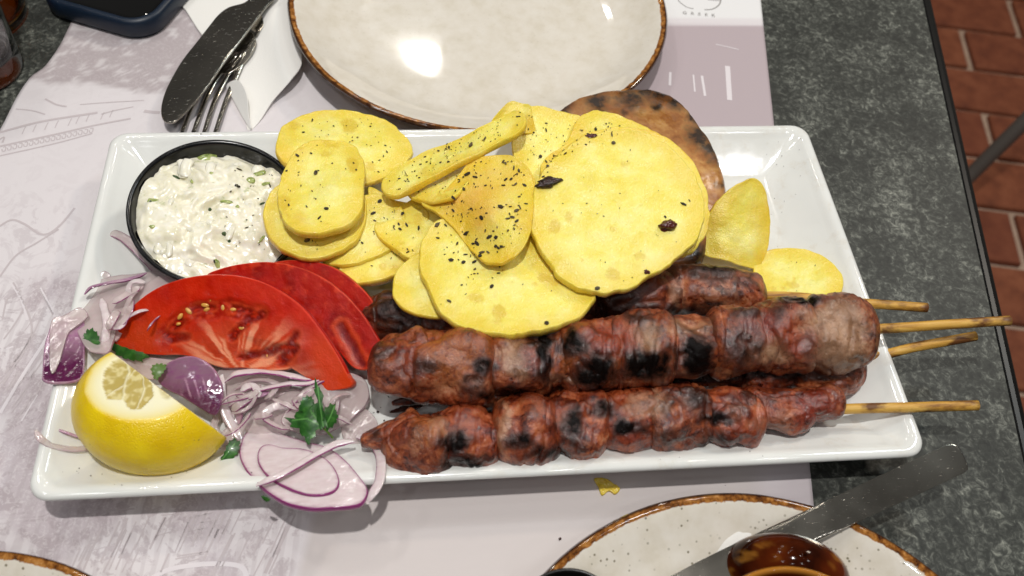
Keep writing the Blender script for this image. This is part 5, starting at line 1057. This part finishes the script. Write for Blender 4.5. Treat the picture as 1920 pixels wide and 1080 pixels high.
leaf('parsley_leaf', [(412, 862), (420, 850), (426, 834), (436, 823), (449, 829), (446, 848), (434, 862), (417, 867)], [(414, 862, 1.7), (440, 826, 1.9), (434, 862, 1.6)], None, [[(416, 862), (440, 832)]], 5, label='small dark parsley leaf right of the lemon tip', cat='parsley')
leaf('parsley_leaf', [(156, 640), (160, 622), (172, 616), (184, 628), (186, 650), (172, 658)], [(158, 640, 2.75), (180, 622, 2.8), (172, 656, 2.6)], None, None, 6, label='dark parsley leaf between the purple onion layer and the lemon top', cat='parsley')
leaf('parsley_leaf', [(205, 640), (225, 648), (250, 656), (275, 664), (268, 676), (240, 674), (215, 662)], [(208, 642, 2.2), (270, 668, 2.2), (240, 674, 2.0)], None, None, 7, label='parsley leaf peeping out under the left tip of the front tomato', cat='parsley')
leaf('lettuce_scrap', [(283, 692), (290, 683), (306, 682), (312, 688), (302, 704), (291, 712)], [(284, 692, 2.9), (310, 685, 2.9), (292, 711, 2.8)], None, None, 8, mat='lettuce', label='light green leaf scrap between the lemon and the purple onion shell', cat='leaf scrap')
leaf('parsley_leaf', [(490, 931), (498, 932), (506, 938), (498, 941)], [(490, 931, 2.5), (506, 938, 2.5), (498, 941, 2.3)], None, None, 9, label='tiny green parsley bit under the hanging onion ring', cat='parsley')
P, F, A_ = slab([(1114, 896), (1136, 896), (1150, 905), (1163, 915), (1154, 926), (1142, 920), (1129, 928), (1122, 912)], Plane((1114, 896, .22), (1163, 915, .22), (1129, 928, .2)), .16, N=60, nr=14, edge=.06, relief=lambda G, px, py, d: .05*vnoise(G, .2, 3, 2))
mk('potato_scrap', P, F, 'potato', attrs=dict(fry=np.full(len(P), .45)), label='small yellow potato scrap on the placemat at the front rim of the platter', cat='food scrap')
# crumbs on platter, meat and mat
cv, cf = [], []
def crumb(c, r):
    global cv, cf
    P, F = blob(c, (r, r*random.uniform(.5, 1), r*.5), V(0, 0, 1), random.randint(1, 999), rough=.5, res=(5, 7)); b_ = len(cv); cv += [tuple(p) for p in P]; cf += [tuple(i+b_ for i in f) for f in F]
for u, v, z, r in [(1005, 884, 1.9, .09), (1120, 854, 1.3, .04), (905, 893, 2.2, .04), (1015, 876, 1.7, .03), (1126, 868, 1.7, .03), (1050, 1010, .1, .07), (1540, 848, 2.2, .05), (1645, 850, 2.35, .03), (1670, 820, 1.9, .04), (176, 428, 1.6, .03), (178, 445, 1.6, .025), (1385, 283, 1.7, .03), (1466, 292, 1.7, .03),
                   (1490, 322, 1.4, .03), (1452, 372, 1.1, .025), (720, 788, 1.0, .04), (708, 772, 1.0, .06), (1125, 882, 2.0, .03), (377, 251, 2.45, .04), (1360, 910, .1, .02)]: crumb(at(u, v, z+.01), r)
for _ in range(60):
    u, v = random.choice([(random.uniform(100, 700), random.uniform(880, 925)), (random.uniform(1350, 1500), random.uniform(250, 450)), (random.uniform(720, 1700), random.uniform(860, 900))])
    P0 = at(u, v, 1.6); x_, y_ = P0[0], P0[1]; ins = min(x_, 38-x_, y_, 20.4-y_)
    z_ = 2.43-(min(max(ins, .5), 3)-.5)*.585 if ins > .3 else None
    if z_: crumb(V(x_, y_, z_+.01), random.uniform(.012, .028))
mk('charred_crumbs', cv, cf, 'char_crumb', label='tiny black charred crumbs scattered on the white platter and the placemat', cat='crumbs', kind='stuff')
